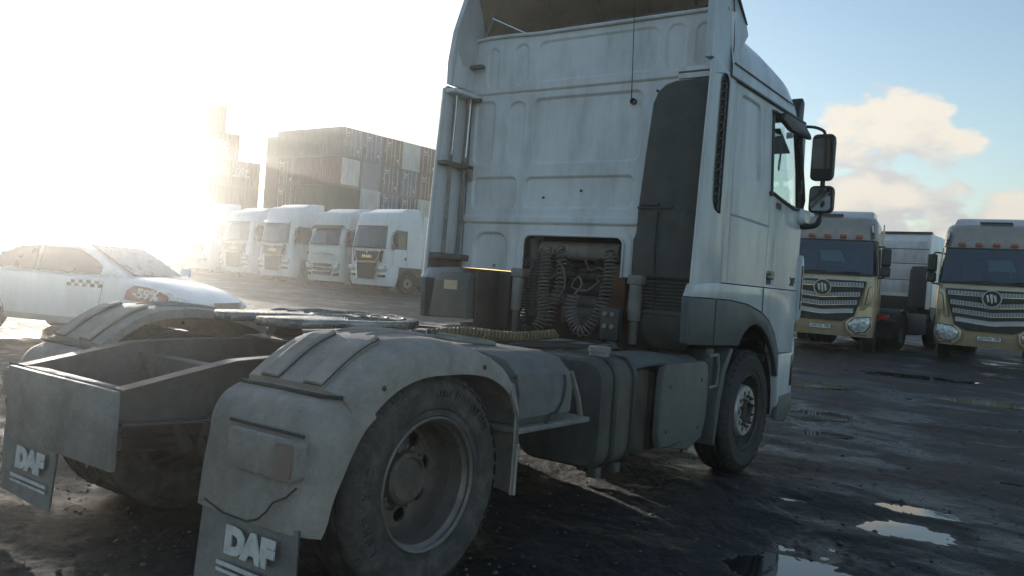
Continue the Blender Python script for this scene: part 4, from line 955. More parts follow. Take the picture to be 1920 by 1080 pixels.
# mirrors
for s in (1, -1):
    mi = empty('mirror'); mi.parent = CAB
    def mirror(xc, zc, w, h, yy, nm):
        rings = []
        for y, k in ((yy, .93), (yy+.012, 1.), (yy+.05, 1.), (yy+.10, .9), (yy+.125, .65)):
            rings.append([(s*xc+(x)*k, y, zc+z*k) for x, z in rrect(-w/2, w/2, -h/2, h/2, .045, 5)])
        hs_ = P(MB().loft(rings), nm, 'black_plastic', mi)
        P(MB().prism([(s*xc+x, zc+z) for x, z in rrect(-w/2+.018, w/2-.018, -h/2+.02, h/2-.02, .035, 5)], 'y', -.0015, .0015).xf(Matrix.Translation((0, yy-.012, zc)) @ Matrix.Rotation(.13, 4, 'X') @ Matrix.Translation((0, 0, -zc))), 'mirror_glass', 'mirror_glass', hs_)
    mirror(1.392, 2.745, .20, .42, 4.86, 'main_mirror')
    mirror(1.405, 2.365, .215, .245, 4.86, 'wide_mirror')
    P(MB().tube(smooth_pts([(s*1.20, 4.86, 3.03), (s*1.30, 4.90, 3.025), (s*1.375, 4.92, 2.99), (s*1.385, 4.92, 2.94)], 4), .014, 8), 'mirror_arm', 'black_plastic', mi)
    P(MB().tube(smooth_pts([(s*1.22, 4.86, 2.13), (s*1.30, 4.89, 2.12), (s*1.375, 4.92, 2.15), (s*1.40, 4.92, 2.26)], 4), [.032]*4+[.026]*6+[.02]*3, 8), 'mirror_arm', 'black_plastic', mi)
    P(MB().tube([(s*1.398, 4.92, 2.46), (s*1.395, 4.92, 2.56)], .022, 8), 'mirror_link', 'black_plastic', mi)
    P(MB().loft([[(s*X, y, z) for y, z in rrect(4.74-a, 4.95, 2.13-a*.5, 2.27+a*.4, .05, 4)] for X, a in ((1.20, .02), (1.27, .0), (1.30, -.04))]), 'mirror_foot', 'white_paint', mi)
# ------------------------------------------------------------------ parked trucks further off; local frame: front faces -Y, origin on the ground under the bumper
def cab_ring(w, yf, yb, z, rc=.2, rb=.05, bow=.06, n=5):
    pts = []
    for sx, yc, r, a0 in ((1, yb, rb, 0), (-1, yb, rb, 90), (-1, yf, rc, 180), (1, yf, rc, 270)):
        cx = sx*(w-r); cy = yc-r if yc == yb else yc+bow+r
        for k in range(n+1):
            a = math.radians(a0+90*k/n); pts.append((cx+r*math.cos(a), cy+r*math.sin(a), z))
    # crown the front face
    return [(x, y-(bow*(1-(x/w)**2) if y < yf+bow+rc+.01 else 0), z) for x, y, z in pts]
def quad_pane(mb, pts, t=.006):
    a, b, c, d = [Vector(p) for p in pts]; n = (b-a).cross(d-a).normalized()*t
    mb.add([a, b, c, d, a+n, b+n, c+n, d+n], [(0, 1, 2, 3), (7, 6, 5, 4), (0, 4, 5, 1), (1, 5, 6, 2), (2, 6, 7, 3), (3, 7, 4, 0)]); return mb
def emblem(parent, c, r, m1, m2, kind):
    e = MB().lathe([(r, 0), (r, -.02), (r*.9, -.03), (r*.86, -.022), (.0005, -.022)], c, 'y', 28).build('badge', m1, parent)
    MB().tube([(c[0]+r*.93*math.cos(a), c[1]-.026, c[2]+r*.93*math.sin(a)) for a in np.linspace(0, 2*PI, 32)], r*.07, 6).build('badge_ring', m2, e)
    if kind == 'slashes':
        for k, (x0, h) in enumerate(((-.34, .42), (.02, .55), (.38, .42))):
            x = c[0]+r*x0
            MB().prism([(x-r*.26, c[2]+r*h), (x+r*.02, c[2]+r*h), (x+r*.12, c[2]-r*h*.75), (x-r*.04, c[2]-r*h)], 'y', c[1]-.034, c[1]-.023).build('badge_stripe', m2, e)
    return e
def number_plate(parent, c, body):
    p = MB().prism([(c[0]+x, c[2]+z) for x, z in rrect(-.26, .26, -.056, .056, .012, 3)], 'y', c[1]-.008, c[1]).build('number_plate', 'plate_white', parent)
    MB().plate([(c[0]+x, c[2]+z) for x, z in rrect(-.262, .262, -.058, .058, .012, 3)], [[(c[0]+x, c[2]+z) for x, z in rrect(-.253, .253, -.049, .049, .010, 3)]], 'y', c[1]-.012, c[1]-.006).build('plate_border', 'print_dark', p)
    lettering(body, .10, 'print_dark', p, (c[0], c[1]-.0085, c[2]-.002), (1, 0, 0), (0, 0, 1), name='plate_number', bold=.002, extrude=.001, width=.92)
SPEC = {
 'man':   dict(W=1.22, H=3.72, zb=.34, w0=2.02, w1=3.02, hb=.42, wt=.95, wb=1.08, rake=.16, vis=False),
 'volvo': dict(W=1.22, H=3.70, zb=.32, w0=2.06, w1=2.86, hb=.40, wt=.88, wb=1.02, rake=.24, vis=True),
 'actros': dict(W=1.22, H=3.86, zb=.34, w0=2.10, w1=3.0, hb=.36, wt=1.0, wb=1.12, rake=.10, vis=True),
 'foton': dict(W=1.24, H=3.52, zb=.42, w0=1.98, w1=2.86, hb=.42, wt=1.10, wb=1.15, rake=.20, vis=False),
 'plain': dict(W=1.22, H=3.46, zb=.34, w0=2.02, w1=2.95, hb=.42, wt=.98, wb=1.08, rake=.16, vis=False)}
def far_truck(name, label, loc, rz, kind, paint, group=None, plate=None, rear_detail=False, header=None, dh=0., vis=None):
    q = dict(SPEC[kind]); q['H'] += dh; q['vis'] = q['vis'] if vis is None else vis; Wd, H, zb, w0, w1, rake = q['W'], q['H'], q['zb'], q['w0'], q['w1'], q['rake']
    header = header or paint
    t = empty(name, loc, rz, label, 'truck', group)
    YB = 2.28
    def yf(z): return rake*max(0, z-w0)/(w1-w0) + .03*max(0, (w0-z))*0
    cabp = empty('cab'); cabp.parent = t
    MB().loft([cab_ring(Wd, 0.02, YB, 1.20), cab_ring(Wd+.008, .0, YB, 1.5), cab_ring(Wd, .0, YB, w0-.03), cab_ring(Wd-.01, .012, YB, w0)]).build('lower_cab', paint, cabp)
    # window storey: rear half solid, pillars, panes
    MB().loft([cab_ring(Wd-.005, 1.22, YB, w0-.001, .03, .05, 0.), cab_ring(Wd-.03, 1.22, YB, w1+.001, .03, .05, 0.)]).build('sleeper_wall', paint, cabp)
    MB().box(-Wd+.06, Wd-.06, 1.17, 1.215, w0, w1).build('interior_curtain', 'interior_dark', cabp)
    for s in (-1, 1):
        # A pillar follows the screen edge to the side window
        a0 = (s*(q['wb']), yf(w0)+.02, w0-.01); a1 = (s*(q['wt']), yf(w1)+.03, w1+.01)
        b0 = (s*(Wd-.012), .30, w0-.01); b1 = (s*(Wd-.032), .30+rake, w1+.01)
        m0 = (s*(Wd-.045), .10+yf(w0), w0-.01); m1 = (s*(Wd-.075), .12+yf(w1), w1+.01)
        def sh(p, d=.05): return (p[0]-s*d, p[1]+d*.8, p[2])
        MB().loft([[a0, m0, b0, sh(b0), sh(m0), sh(a0)], [a1, m1, b1, sh(b1), sh(m1), sh(a1)]]).build('window_pillar', paint if kind != 'foton' else 'black_gloss', cabp)
        sw = MB(); quad_pane(sw, [(s*(Wd-.02), .32, w0+.0), (s*(Wd-.02), 1.22, w0+.02), (s*(Wd-.045), 1.22, w1-.16), (s*(Wd-.045), .34+rake*.8, w1-.16)]).build('side_window', 'screen_glass', cabp)
        MB().prism([(.32+rake*.8, w1-.16), (1.24, w1-.16), (1.24, w1+.002), (.32+rake, w1+.002)], 'x', s*(Wd-.075), s*(Wd-.032)).build('window_header', paint, cabp)
        MB().tube([(s*(Wd-.012), .32, w0+.01), (s*(Wd-.012), 1.21, w0+.02), (s*(Wd-.035), 1.21, w1-.16), (s*(Wd-.035), .36+rake*.8, w1-.16)], .018, 6, closed=True).build('window_seal', 'black_plastic', cabp)
        # door joints, handle
        dr = MB().tube([(s*(Wd+.009), .34, w0), (s*(Wd+.012), .36, 1.24)], .006, 4).build('door_joint', 'black_plastic', cabp)
        MB().tube([(s*(Wd+.004), 1.26, w0), (s*(Wd+.01), 1.26, 1.24)], .006, 4).build('door_joint', 'black_plastic', cabp)
        MB().box(s*(Wd-.01), s*(Wd+.022), 1.10, 1.22, 1.55, 1.68).build('door_handle', 'black_plastic', cabp, bevel=.01)
    # windscreen, curved in three panes' worth of segments
    nn = 8; rows = []
    for wv, zz in ((q['wb'], w0+.005), (q['wt'], w1-.005)):
        rows.append([(wv*(2*k/nn-1), yf(zz)+.02-.06*(1-(2*k/nn-1)**2), zz) for k in range(nn+1)])
    rows2 = [[(x, y+.008, z) for x, y, z in r] for r in rows]
    mb = MB(); b = 0
    vs = rows[0]+rows[1]+rows2[0]+rows2[1]; m_ = nn+1; fs = []
    for k in range(nn): fs += [(k, k+1, m_+k+1, m_+k), (2*m_+k+1, 2*m_+k, 3*m_+k, 3*m_+k+1)]
    fs += [tuple(list(range(m_))+list(range(3*m_-1, 2*m_-1, -1))), tuple(list(range(m_, 2*m_))+list(range(4*m_-1, 3*m_-1, -1)))]
    ws = mb.add(vs, fs).build('windscreen', 'screen_glass', cabp)
    MB().tube([(x, y-.006, z) for x, y, z in rows[0]], .022, 6).build('screen_seal', 'black_plastic', ws)
    MB().tube([(x, y-.006, z) for x, y, z in rows[1]], .018, 6).build('screen_seal', 'black_plastic', ws)
    for x0 in (-.55, .25):
        MB().tube([(x0, yf(w0)-.06, w0+.02), (x0+.30, yf(w0)-.045, w0+.07), (x0+.62, yf(w0)-.03, w0+.05)], .012, 5).build('wiper', 'black_plastic', ws)
    MB().box(-Wd+.12, Wd-.12, .12, .62, w0-.06, w0+.02).build('dashboard', 'interior_dark', cabp, bevel=.03)
    for x in (-.55, .55):
        MB().box(x-.24, x+.24, .95, 1.1, w0-.1, w0+.62).build('seat', 'seat_cloth', cabp, bevel=.05)
    MB().tube([(.55+.2*math.cos(a), .52+.04*math.sin(a), w0+.07+.16*math.sin(a)) for a in np.linspace(0, 2*PI, 18)], .016, 6).build('steering_wheel', 'interior_dark', cabp)
    # header and roof
    rings = [cab_ring(Wd-.034, yf(w1)+.0, YB, w1, .2, .05)]
    for k, (ins, yy) in ((.30, (.03, .03)), (.6, (.045, .08)), (.82, (.08, .17)), (.94, (.14, .30)), (1.0, (.26, .48))):
        rings.append(cab_ring(Wd-.03-ins, yf(w1)+yy, YB-ins*.5, w1+(H-w1)*k, .22, .07))
    MB().loft(rings).build('roof', header, cabp)
    if q['vis']:
        MB().prism([(yf(w1)-.20, w1-.02), (yf(w1)-.17, w1-.05), (yf(w1)+.02, w1+.10), (yf(w1)+.02, w1+.15)], 'x', -1.02, 1.02).build('sun_visor', 'black_plastic' if kind == 'volvo' else paint, cabp, bevel=.01)
    # roof deflector
    dfl = MB().loft([[(x, .75+ (0 if abs(x) < .9 else .12), H-.03) for x in (-1.02, -.6, 0, .6, 1.02)]+[(x, 2.2, H-.03) for x in (1.02, .6, 0, -.6, -1.02)],
                     [(x*.97, 1.25, H+.16) for x in (-1.02, -.6, 0, .6, 1.02)]+[(x*.97, 2.22, H+.20) for x in (1.02, .6, 0, -.6, -1.02)],
                     [(x*.9, 1.6, H+.22) for x in (-1.02, -.6, 0, .6, 1.02)]+[(x*.9, 2.22, H+.25) for x in (1.02, .6, 0, -.6, -1.02)]])
    if kind != 'plain': dfl.build('roof_deflector', header, cabp)
    # side fairings
    for s in (-1, 1):
        MB().prism([(YB-.02, 1.15), (YB+.42, 1.15), (YB+.36, H-.1), (YB-.02, H-.05)], 'x', s*(Wd-.06), s*(Wd-.03)).build('side_fairing', paint, cabp, bevel=.008)
    # lower front and wheel arches
    bmp = empty('bumper'); bmp.parent = t
    yc = 1.42
    MB().loft([cab_ring(Wd-.03, .06, .62, zb, .25, .03), cab_ring(Wd, .0, .70, zb+.18, .25, .03), cab_ring(Wd+.006, -.012, .76, .80, .22, .03), cab_ring(Wd, .012, .80, 1.198, .2, .03)]).build('bumper_body', paint, bmp)
    for s in (-1, 1):
        arch = [(2.28, .95), (2.28, 1.22), (.78, 1.22), (.78, .80)]+[(yc-.62*math.cos(math.radians(a)), .5+.62*math.sin(math.radians(a))) for a in range(28, 153, 10)]+[(1.98, .78)]
        MB().prism(arch, 'x', s*(Wd-.05), s*(Wd+.003)).build('wheel_arch', 'grey_skirt' if kind != 'foton' else paint, bmp)
        w = front_wheel(t, s, yc, disc='front_disc', full=False)
        rear_wheel(t, s, 5.15, tyre='rubber_dark', full=False)
    MB().box(-1.1, 1.1, .85, 2.2, .85, 1.19).build('engine_tray', 'black_plastic', t)
    for s in (-1, 1):
        MB().box(s*.36, s*.45, 1.0, 6.1, .70, .98).build('chassis_rail', 'chassis', t, bevel=.01)
        MB().prism([(2.5, .38), (4.2, .38), (4.25, .5), (4.25, .9), (4.2, 1.0), (2.5, 1.0)], 'x', s*.62, s*1.2).build('fuel_tank', 'chassis_light' if s > 0 else 'tank_dust', t, bevel=.06)
        MB().loft([[(s*X, 5.15+rr*math.cos(math.radians(a)), .5+rr*math.sin(math.radians(a))) for X, rr in ((.6, .60), (1.2, .60), (1.23, .56), (1.2, .575), (.6, .585))] for a in range(-5, 186, 10)]).build('rear_mudguard', 'black_plastic', t)
    MB().prism([(.42*math.cos(a), 4.75+.45*math.sin(a)) for a in np.linspace(0, 2*PI, 22, endpoint=False)], 'z', 1.08, 1.13).build('fifth_wheel', 'steel_dark', t)
    MB().box(-.3, .3, 4.5, 5.0, .98, 1.08).build('coupling_pedestal', 'chassis', t)
    # mirrors
    for s in (-1, 1):
        mr = empty('mirror'); mr.parent = t
        for zc, h in ((w0+.48, .46), (w0+.12, .26)):
            rings = [[(s*(Wd+.17)+x*k, y, zc+z*k) for x, z in rrect(-.115, .115, -h/2, h/2, .05, 4)] for y, k in ((.34, .95), (.32, 1.), (.24, .95), (.18, .7))]
            hb_ = MB().loft(rings).build('mirror_housing', 'black_plastic' if kind in ('foton', 'volvo', 'man') else paint, mr)
            MB().prism([(s*(Wd+.17)+x, zc+z) for x, z in rrect(-.095, .095, -h/2+.02, h/2-.02, .04, 4)], 'y', .341, .344).build('mirror_glass', 'mirror_glass', hb_)
        for zc in (w0+.74, w0-.05):
            MB().tube([(s*(Wd-.04), .30, zc), (s*(Wd+.10), .26, zc+.01), (s*(Wd+.17), .26, zc-.06*(1 if zc > w0+.3 else -1))], .022, 6).build('mirror_arm', 'black_plastic', mr)
    # faces of the different makes
    fy = -.068
    g = empty('front_grille'); g.parent = t
    if kind == 'man' or kind == 'plain':
        MB().prism([(-.78, 1.86), (.78, 1.86), (.70, 1.58), (.56, 1.42), (-.56, 1.42), (-.70, 1.58)], 'y', fy-.012, .02).build('grille_upper', 'black_plastic', g)
        MB().tube([(x, fy-.02, z) for x, z in ((-.80, 1.88), (-.72, 1.58), (-.58, 1.40), (.58, 1.40), (.72, 1.58), (.80, 1.88))], .022, 6).build('grille_trim', 'chrome', g)
        MB().prism([(-.60, 1.34), (.60, 1.34), (.52, .62), (-.52, .62)], 'y', fy-.018, .02).build('grille_lower', 'black_plastic', g)
        for z in (1.22, 1.08, .94, .80): MB().box(-.52, .52, fy-.034, fy-.019, z-.022, z+.022).build('grille_bar', 'snorkel', g)
        if kind == 'man':
            MB().tube([(x, fy-.022, 1.875+.035*(1-(x/.7)**2)) for x in np.linspace(-.7, .7, 9)], .016, 6).build('grille_arch', 'chrome', g)
            lettering('MAN', .20, 'chrome', g, (0, fy-.0125, 1.62), (1, 0, 0), (0, 0, 1), name='maker_lettering', bold=.008, extrude=.006, width=1.35)
            MB().lathe([(.05, 0), (.05, -.02), (.0005, -.024)], (0, fy-.005, 1.80), 'y', 14).build('lion_badge', 'chrome', g)
            lettering('NAVECO', .085, 'silver', g, (.02, fy-.002, 1.955), (1, 0, 0), (0, 0, 1), name='dealer_lettering', bold=.003, extrude=.004, width=1.3) if False else None
        for s in (-1, 1):
            lp = MB().prism([(s*x, z) for x, z in ((.66, 1.18), (1.10, 1.24), (1.17, 1.10), (1.12, .98), (.72, .98), (.64, 1.06))], 'y', -.05, .12).build('headlight', 'lamp_glass', g, bevel=.012)
            MB().prism([(s*x, z) for x, z in ((.72, .82), (1.12, .84), (1.10, .72), (.74, .72))], 'y', -.052, .1).build('fog_light', 'black_gloss', g, bevel=.01)
            MB().prism([(s*x, z) for x, z in ((.86, 1.92), (.93, 1.92), (.84, 1.40), (.78, 1.42))], 'y', fy+.004, .04).build('air_slot', 'black_plastic', g)
            MB().tube([(s*x, fy-.006, z) for x, z in ((.66, 1.27), (.58, .60))], .02, 6).build('bumper_trim', 'chrome', g)
    elif kind == 'volvo':
        MB().box(-.74, .74, fy-.006, 0, 1.60, 1.615).build('panel_joint', 'black_plastic', g)
        emblem(g, (0, fy, 1.62), .10, 'silver', 'chrome', '')
        for z in (1.08, .88, .68): MB().prism([(-.62, z+.07), (.62, z+.07), (.56, z-.06), (-.56, z-.06)], 'y', fy-.012, .02).build('grille_slot', 'black_plastic', g)
        for z in (.98, .78): MB().box(-.60, .60, fy-.03, fy, z-.025, z+.025).build('grille_bar', paint, g, bevel=.008)
        for s in (-1, 1):
            MB().prism([(s*x, z) for x, z in ((.78, .95), (.95, 1.12), (1.12, 1.22), (1.10, .98), (1.02, .82), (.80, .80))], 'y', -.05, .12).build('headlight', 'lamp_glass', g, bevel=.012)
            MB().prism([(s*x, z) for x, z in ((.78, .70), (1.1, .74), (1.08, .60), (.80, .58))], 'y', -.045, .1).build('fog_light', 'black_gloss', g, bevel=.01)
    elif kind == 'actros':
        for z in (1.78, 1.62, 1.46, 1.30): MB().prism([(-.86, z+.05), (.86, z+.05), (.80, z-.05), (-.80, z-.05)], 'y', fy-.008, .02).build('grille_slot', 'black_plastic', g)
        emblem(g, (0, fy-.012, 1.66), .14, 'silver', 'chrome', '')
        MB().prism([(-.70, .92), (.70, .92), (.64, .62), (-.64, .62)], 'y', fy-.012, .02).build('grille_lower', 'black_plastic', g)
        for s in (-1, 1):
            MB().prism([(s*x, z) for x, z in ((.80, 1.06), (1.10, 1.14), (1.14, .84), (.86, .80))], 'y', -.05, .12).build('headlight', 'lamp_glass', g, bevel=.012)
    elif kind == 'foton':
        MB().prism([(-1.02, 1.83), (1.02, 1.83), (.96, 1.55), (.78, .94), (.50, .80), (-.50, .80), (-.78, .94), (-.96, 1.55)], 'y', fy-.010, .02).build('grille_back', 'black_plastic', g)
        for k, (z, hw, m) in enumerate(((1.73, .96, 'silver'), (1.50, .89, 'silver'), (1.29, .83, 'silver'), (1.08, .76, 'silver'))):
            h = .058; n_ = 10; rings = []
            for i in range(n_+1):
                u = 2*i/n_-1; x = hw*u; dz = -.07*(1-abs(u))*(.3 if k == 0 else 1.)
                rings.append([(x, fy-.012, z+dz-h), (x, fy-.04, z+dz-h*.7), (x, fy-.045, z+dz+h*.6), (x, fy-.012, z+dz+h)])
            br = MB().loft(rings).build('grille_bar', m, g)
            MB().tube([((2*i/n_-1)*hw, fy-.04, z-.07*(1-abs(2*i/n_-1))*(.3 if k == 0 else 1.)-h*.9) for i in range(n_+1)], .014, 6).build('bar_trim', 'chrome', br)
            if k < 3:
                mb = MB()
                for i in range(26):
                    x = -hw+.05+(2*hw-.1)*i/25
                    for dz2 in (-.022, .006, .034):
                        zz = z-.07*(1-abs(x/hw))*(.3 if k == 0 else 1.)+dz2; mb.box(x-.016, x+.016, fy-.047, fy-.043, zz-.008, zz+.008)
                tag(mb.build('mesh_pattern', 'black_plastic', br), kind='stuff')
        emblem(g, (0, fy-.045, 1.62), .215, 'black_gloss', 'silver', 'slashes')
        lettering('AUMAN', .06, 'chrome', g, (-.66, fy+.003, 1.845), (1, 0, 0), (0, 0, 1), name='model_lettering', bold=.002, extrude=.004, width=1.5)
        lettering('EST', .06, 'chrome', g, (.70, fy+.006, 1.845), (1, 0, 0), (0, 0, 1), name='model_lettering', bold=.002, extrude=.004, width=1.5)
        for s in (-1, 1):
            MB().prism([(s*x, z) for x, z in ((1.02, 1.78), (1.17, 1.84), (1.17, 1.30), (1.0, 1.10), (.92, 1.12), (1.0, 1.5))], 'y', -.045, .14).build('corner_panel', paint, g, bevel=.012)
            MB().tube([(s*x, -.05, z) for x, z in ((1.16, 1.72), (1.08, 1.66), (1.02, 1.24), (1.12, 1.28))], .01, 5).build('panel_groove', 'black_plastic', g)
            hl = empty('headlight'); hl.parent = t
            MB().prism([(s*x, z) for x, z in ((.60, .80), (.74, .92), (1.18, .98), (1.22, .70), (1.06, .44), (.80, .42), (.62, .60))], 'y', -.085, .12).build('lamp_housing', paint, hl, bevel=.02)
            MB().prism([(s*x, z) for x, z in ((.665, .755), (.80, .885), (1.155, .935), (1.165, .72), (1.06, .565), (.85, .535), (.70, .63))], 'y', -.098, -.083).build('lamp_lens', 'lamp_glass', hl, bevel=.005)
            MB().prism([(s*x, z) for x, z in ((.645, .755), (.79, .905), (1.175, .958), (1.188, .71), (1.072, .545), (.845, .512), (.683, .615))], 'y', -.091, -.0845).build('lamp_surround', 'black_gloss', hl)
            for lx, lz in ((.82, .71), (1.02, .76)): MB().lathe([(.06, -.099), (.055, -.104), (.045, -.1), (.0005, -.1)], (s*lx, 0, lz), 'y', 16).build('lamp_projector', 'silver', hl)
            MB().box(s*.80, s*1.08, -.088, -.08, .47, .50).build('chin_strip', 'rust', hl)
            # white and black handle strip on the header corner
            hs_ = MB().prism([(s*1.03, w1+.40), (s*1.08, w1+.42), (s*1.12, w1+.06), (s*1.07, w1+.04)], 'y', yf(w1)-.02, yf(w1)+.12).build('handle_strip', 'black_gloss', g)
            MB().prism([(s*1.035, w1+.39), (s*1.075, w1+.40), (s*1.095, w1+.22), (s*1.055, w1+.21)], 'y', yf(w1)-.026, yf(w1)-.0205).build('handle_grip', 'plate_white', hs_)
        for x in (-.76, -.38, 0, .38, .76):
            MB().prism([(x-.085, w1+.055), (x+.085, w1+.055), (x+.075, w1+.135), (x-.075, w1+.135)], 'y', yf(w1)-.075, yf(w1)).build('marker_lamp', 'orange_lens', g, bevel=.01)
        for x in (-.62, -.2, .2, .62, .9):
            MB().lathe([(.012, 0), (.012, -.01), (.0005, -.012)], (x, yf(w1)-.052+.05*(x/1.2)**2, w1+.2), 'y', 8).build('rivet', 'black_plastic', g)
        MB().box(-.42, .30, .5, .72, H+.0, H+.035).build('roof_vent', 'black_plastic', cabp, bevel=.01)
        MB().prism([(-.14, w0+.34), (.46, w0+.34), (.32, w0+.62), (-.18, w0+.62)], 'y', .40, .404).build('paper_sheet', 'paper', cabp)
    if plate: number_plate(t, (0, -.085 if kind != 'foton' else -.07, .62 if kind != 'foton' else .64), plate)
    if rear_detail:
        rw_ = empty('rear_wall'); rw_.parent = cabp
        for x0, x1, z0, z1 in ((-1.0, .55, 2.55, 3.2), (-1.0, .55, 2.05, 2.48), (-1.0, .55, 1.62, 1.98)):
            MB().prism(rrect(x0, x1, z0, z1, .06), 'y', YB-.002, YB+.012).build('wall_panel', 'white_rear', rw_, bevel=.005)
        for z in (2.51, 2.01, 2.95): MB().box(-1.1, .62, YB+.001, YB+.016, z-.012, z+.012).build('wall_joint', 'grey_skirt', rw_)
        MB().prism([(-.62, 1.2), (-.64, 2.3), (-.70, 2.42), (-1.16, 2.44), (-1.16, 1.2)], 'y', YB+.02, YB+.26).build('air_intake', 'snorkel', rw_, bevel=.03)
        MB().box(-1.1, 1.1, YB-.2, YB+.02, H-.05, H+.02).build('roof_edge', 'black_plastic', rw_, bevel=.01)
        MB().box(-.9, .95, YB+.02, YB+.2, .95, 1.5).build('engine_clutter', 'engine', rw_, bevel=.03)
        for k in range(3):
            pts = [(.3+.1*k+.03*math.cos(a), YB+.3, 1.1+.04*a/PI*1.2+.03*math.sin(a)) for a in np.linspace(0, 12*PI, 100)]
            MB().tube(pts, .01, 4).build('coiled_hose', 'hose', rw_)
        for s in (-1, 1):
            tl = MB().box(s*.62, s*1.1, 5.96, 6.02, .78, .92).build('tail_lamp', 'red_lens', t, bevel=.01)
            MB().box(s*.55, s*1.2, 5.88, 5.9, .3, .75).build('mud_flap', 'rubber_dark', t)
        MB().box(-.34, .34, 6.10, 6.13, .70, .95).build('rear_plate_panel', 'red_lens', t)
        MB().box(-.5, .5, 6.02, 6.10, .6, 1.0).build('rear_beam', 'black_plastic', t)
    return t
ROW = 'white tractor units parked in a row below the containers'
RY = 24.0
for x, kind, paint, lab in ((-23.87, 'man', 'white_clean', 'white tractor unit with MAN lettering on dark grille, right end of far row'),
                       (-27.19, 'volvo', 'white_warm', 'white tractor unit with dark sun visor, second from right in far row'),
                       (-30.79, 'man', 'white_clean', 'white tractor unit with a black grille, third from right in the far row'),
                       (-34.42, 'man', 'white_clean', 'white tractor unit with black grille, fourth from right in far row, half lost in glare'),
                       (-37.97, 'actros', 'white_clean', 'tall white tractor unit with round badge on slatted grille, deep in the sun glare'),
                       (-41.5, 'actros', 'white_warm', 'faint white tractor unit at the left end of the far row, nearly lost in glare')):
    i_ = int(-x)
    far_truck('parked_tractor_truck', lab, (x, RY+(i_*.37) % .6-.3, float(gz(x, RY))-.01), math.radians(1.5+(i_*1.7) % 3-1.5), kind, paint, ROW, dh={30: .16, 34: -.05, 41: -.2}.get(i_, 0.), vis=True if i_ == 30 else None)
G = 'champagne gold tractor units'
def at_depth(px, D): return CAM+(_f+_r2*((px-960)/1564.)-_u2*0)*D
for px, D, th, lab, pl in ((1543, 21.3, 9., 'gold tractor unit half hidden behind the near cab, plate ending 198', 'н451тк 198'), (1862, 20.4, 3., 'gold tractor unit with round black badge at the right edge of the photo', 'н319тк 198')):
    p = at_depth(px, D)
    far_truck('gold_tractor_truck', lab, (p.x, p.y, float(gz(p.x, p.y))-.01), math.radians(th), 'foton', 'gold_paint', G, plate=pl, header='gold_shaded')
p = at_depth(1703, 27.3)
far_truck('rear_facing_truck', 'white tractor unit seen from behind between the two gold trucks', (p.x, p.y+.2, float(gz(p.x, p.y))-.01), math.radians(180-4), 'plain', 'white_clean', None, rear_detail=True)
p = at_depth(1768, 46.)
far_truck('distant_truck', 'small distant white truck glimpsed left of the gold truck at the right edge', (p.x, p.y, float(gz(p.x, p.y))-.01), math.radians(12), 'man', 'white_clean')
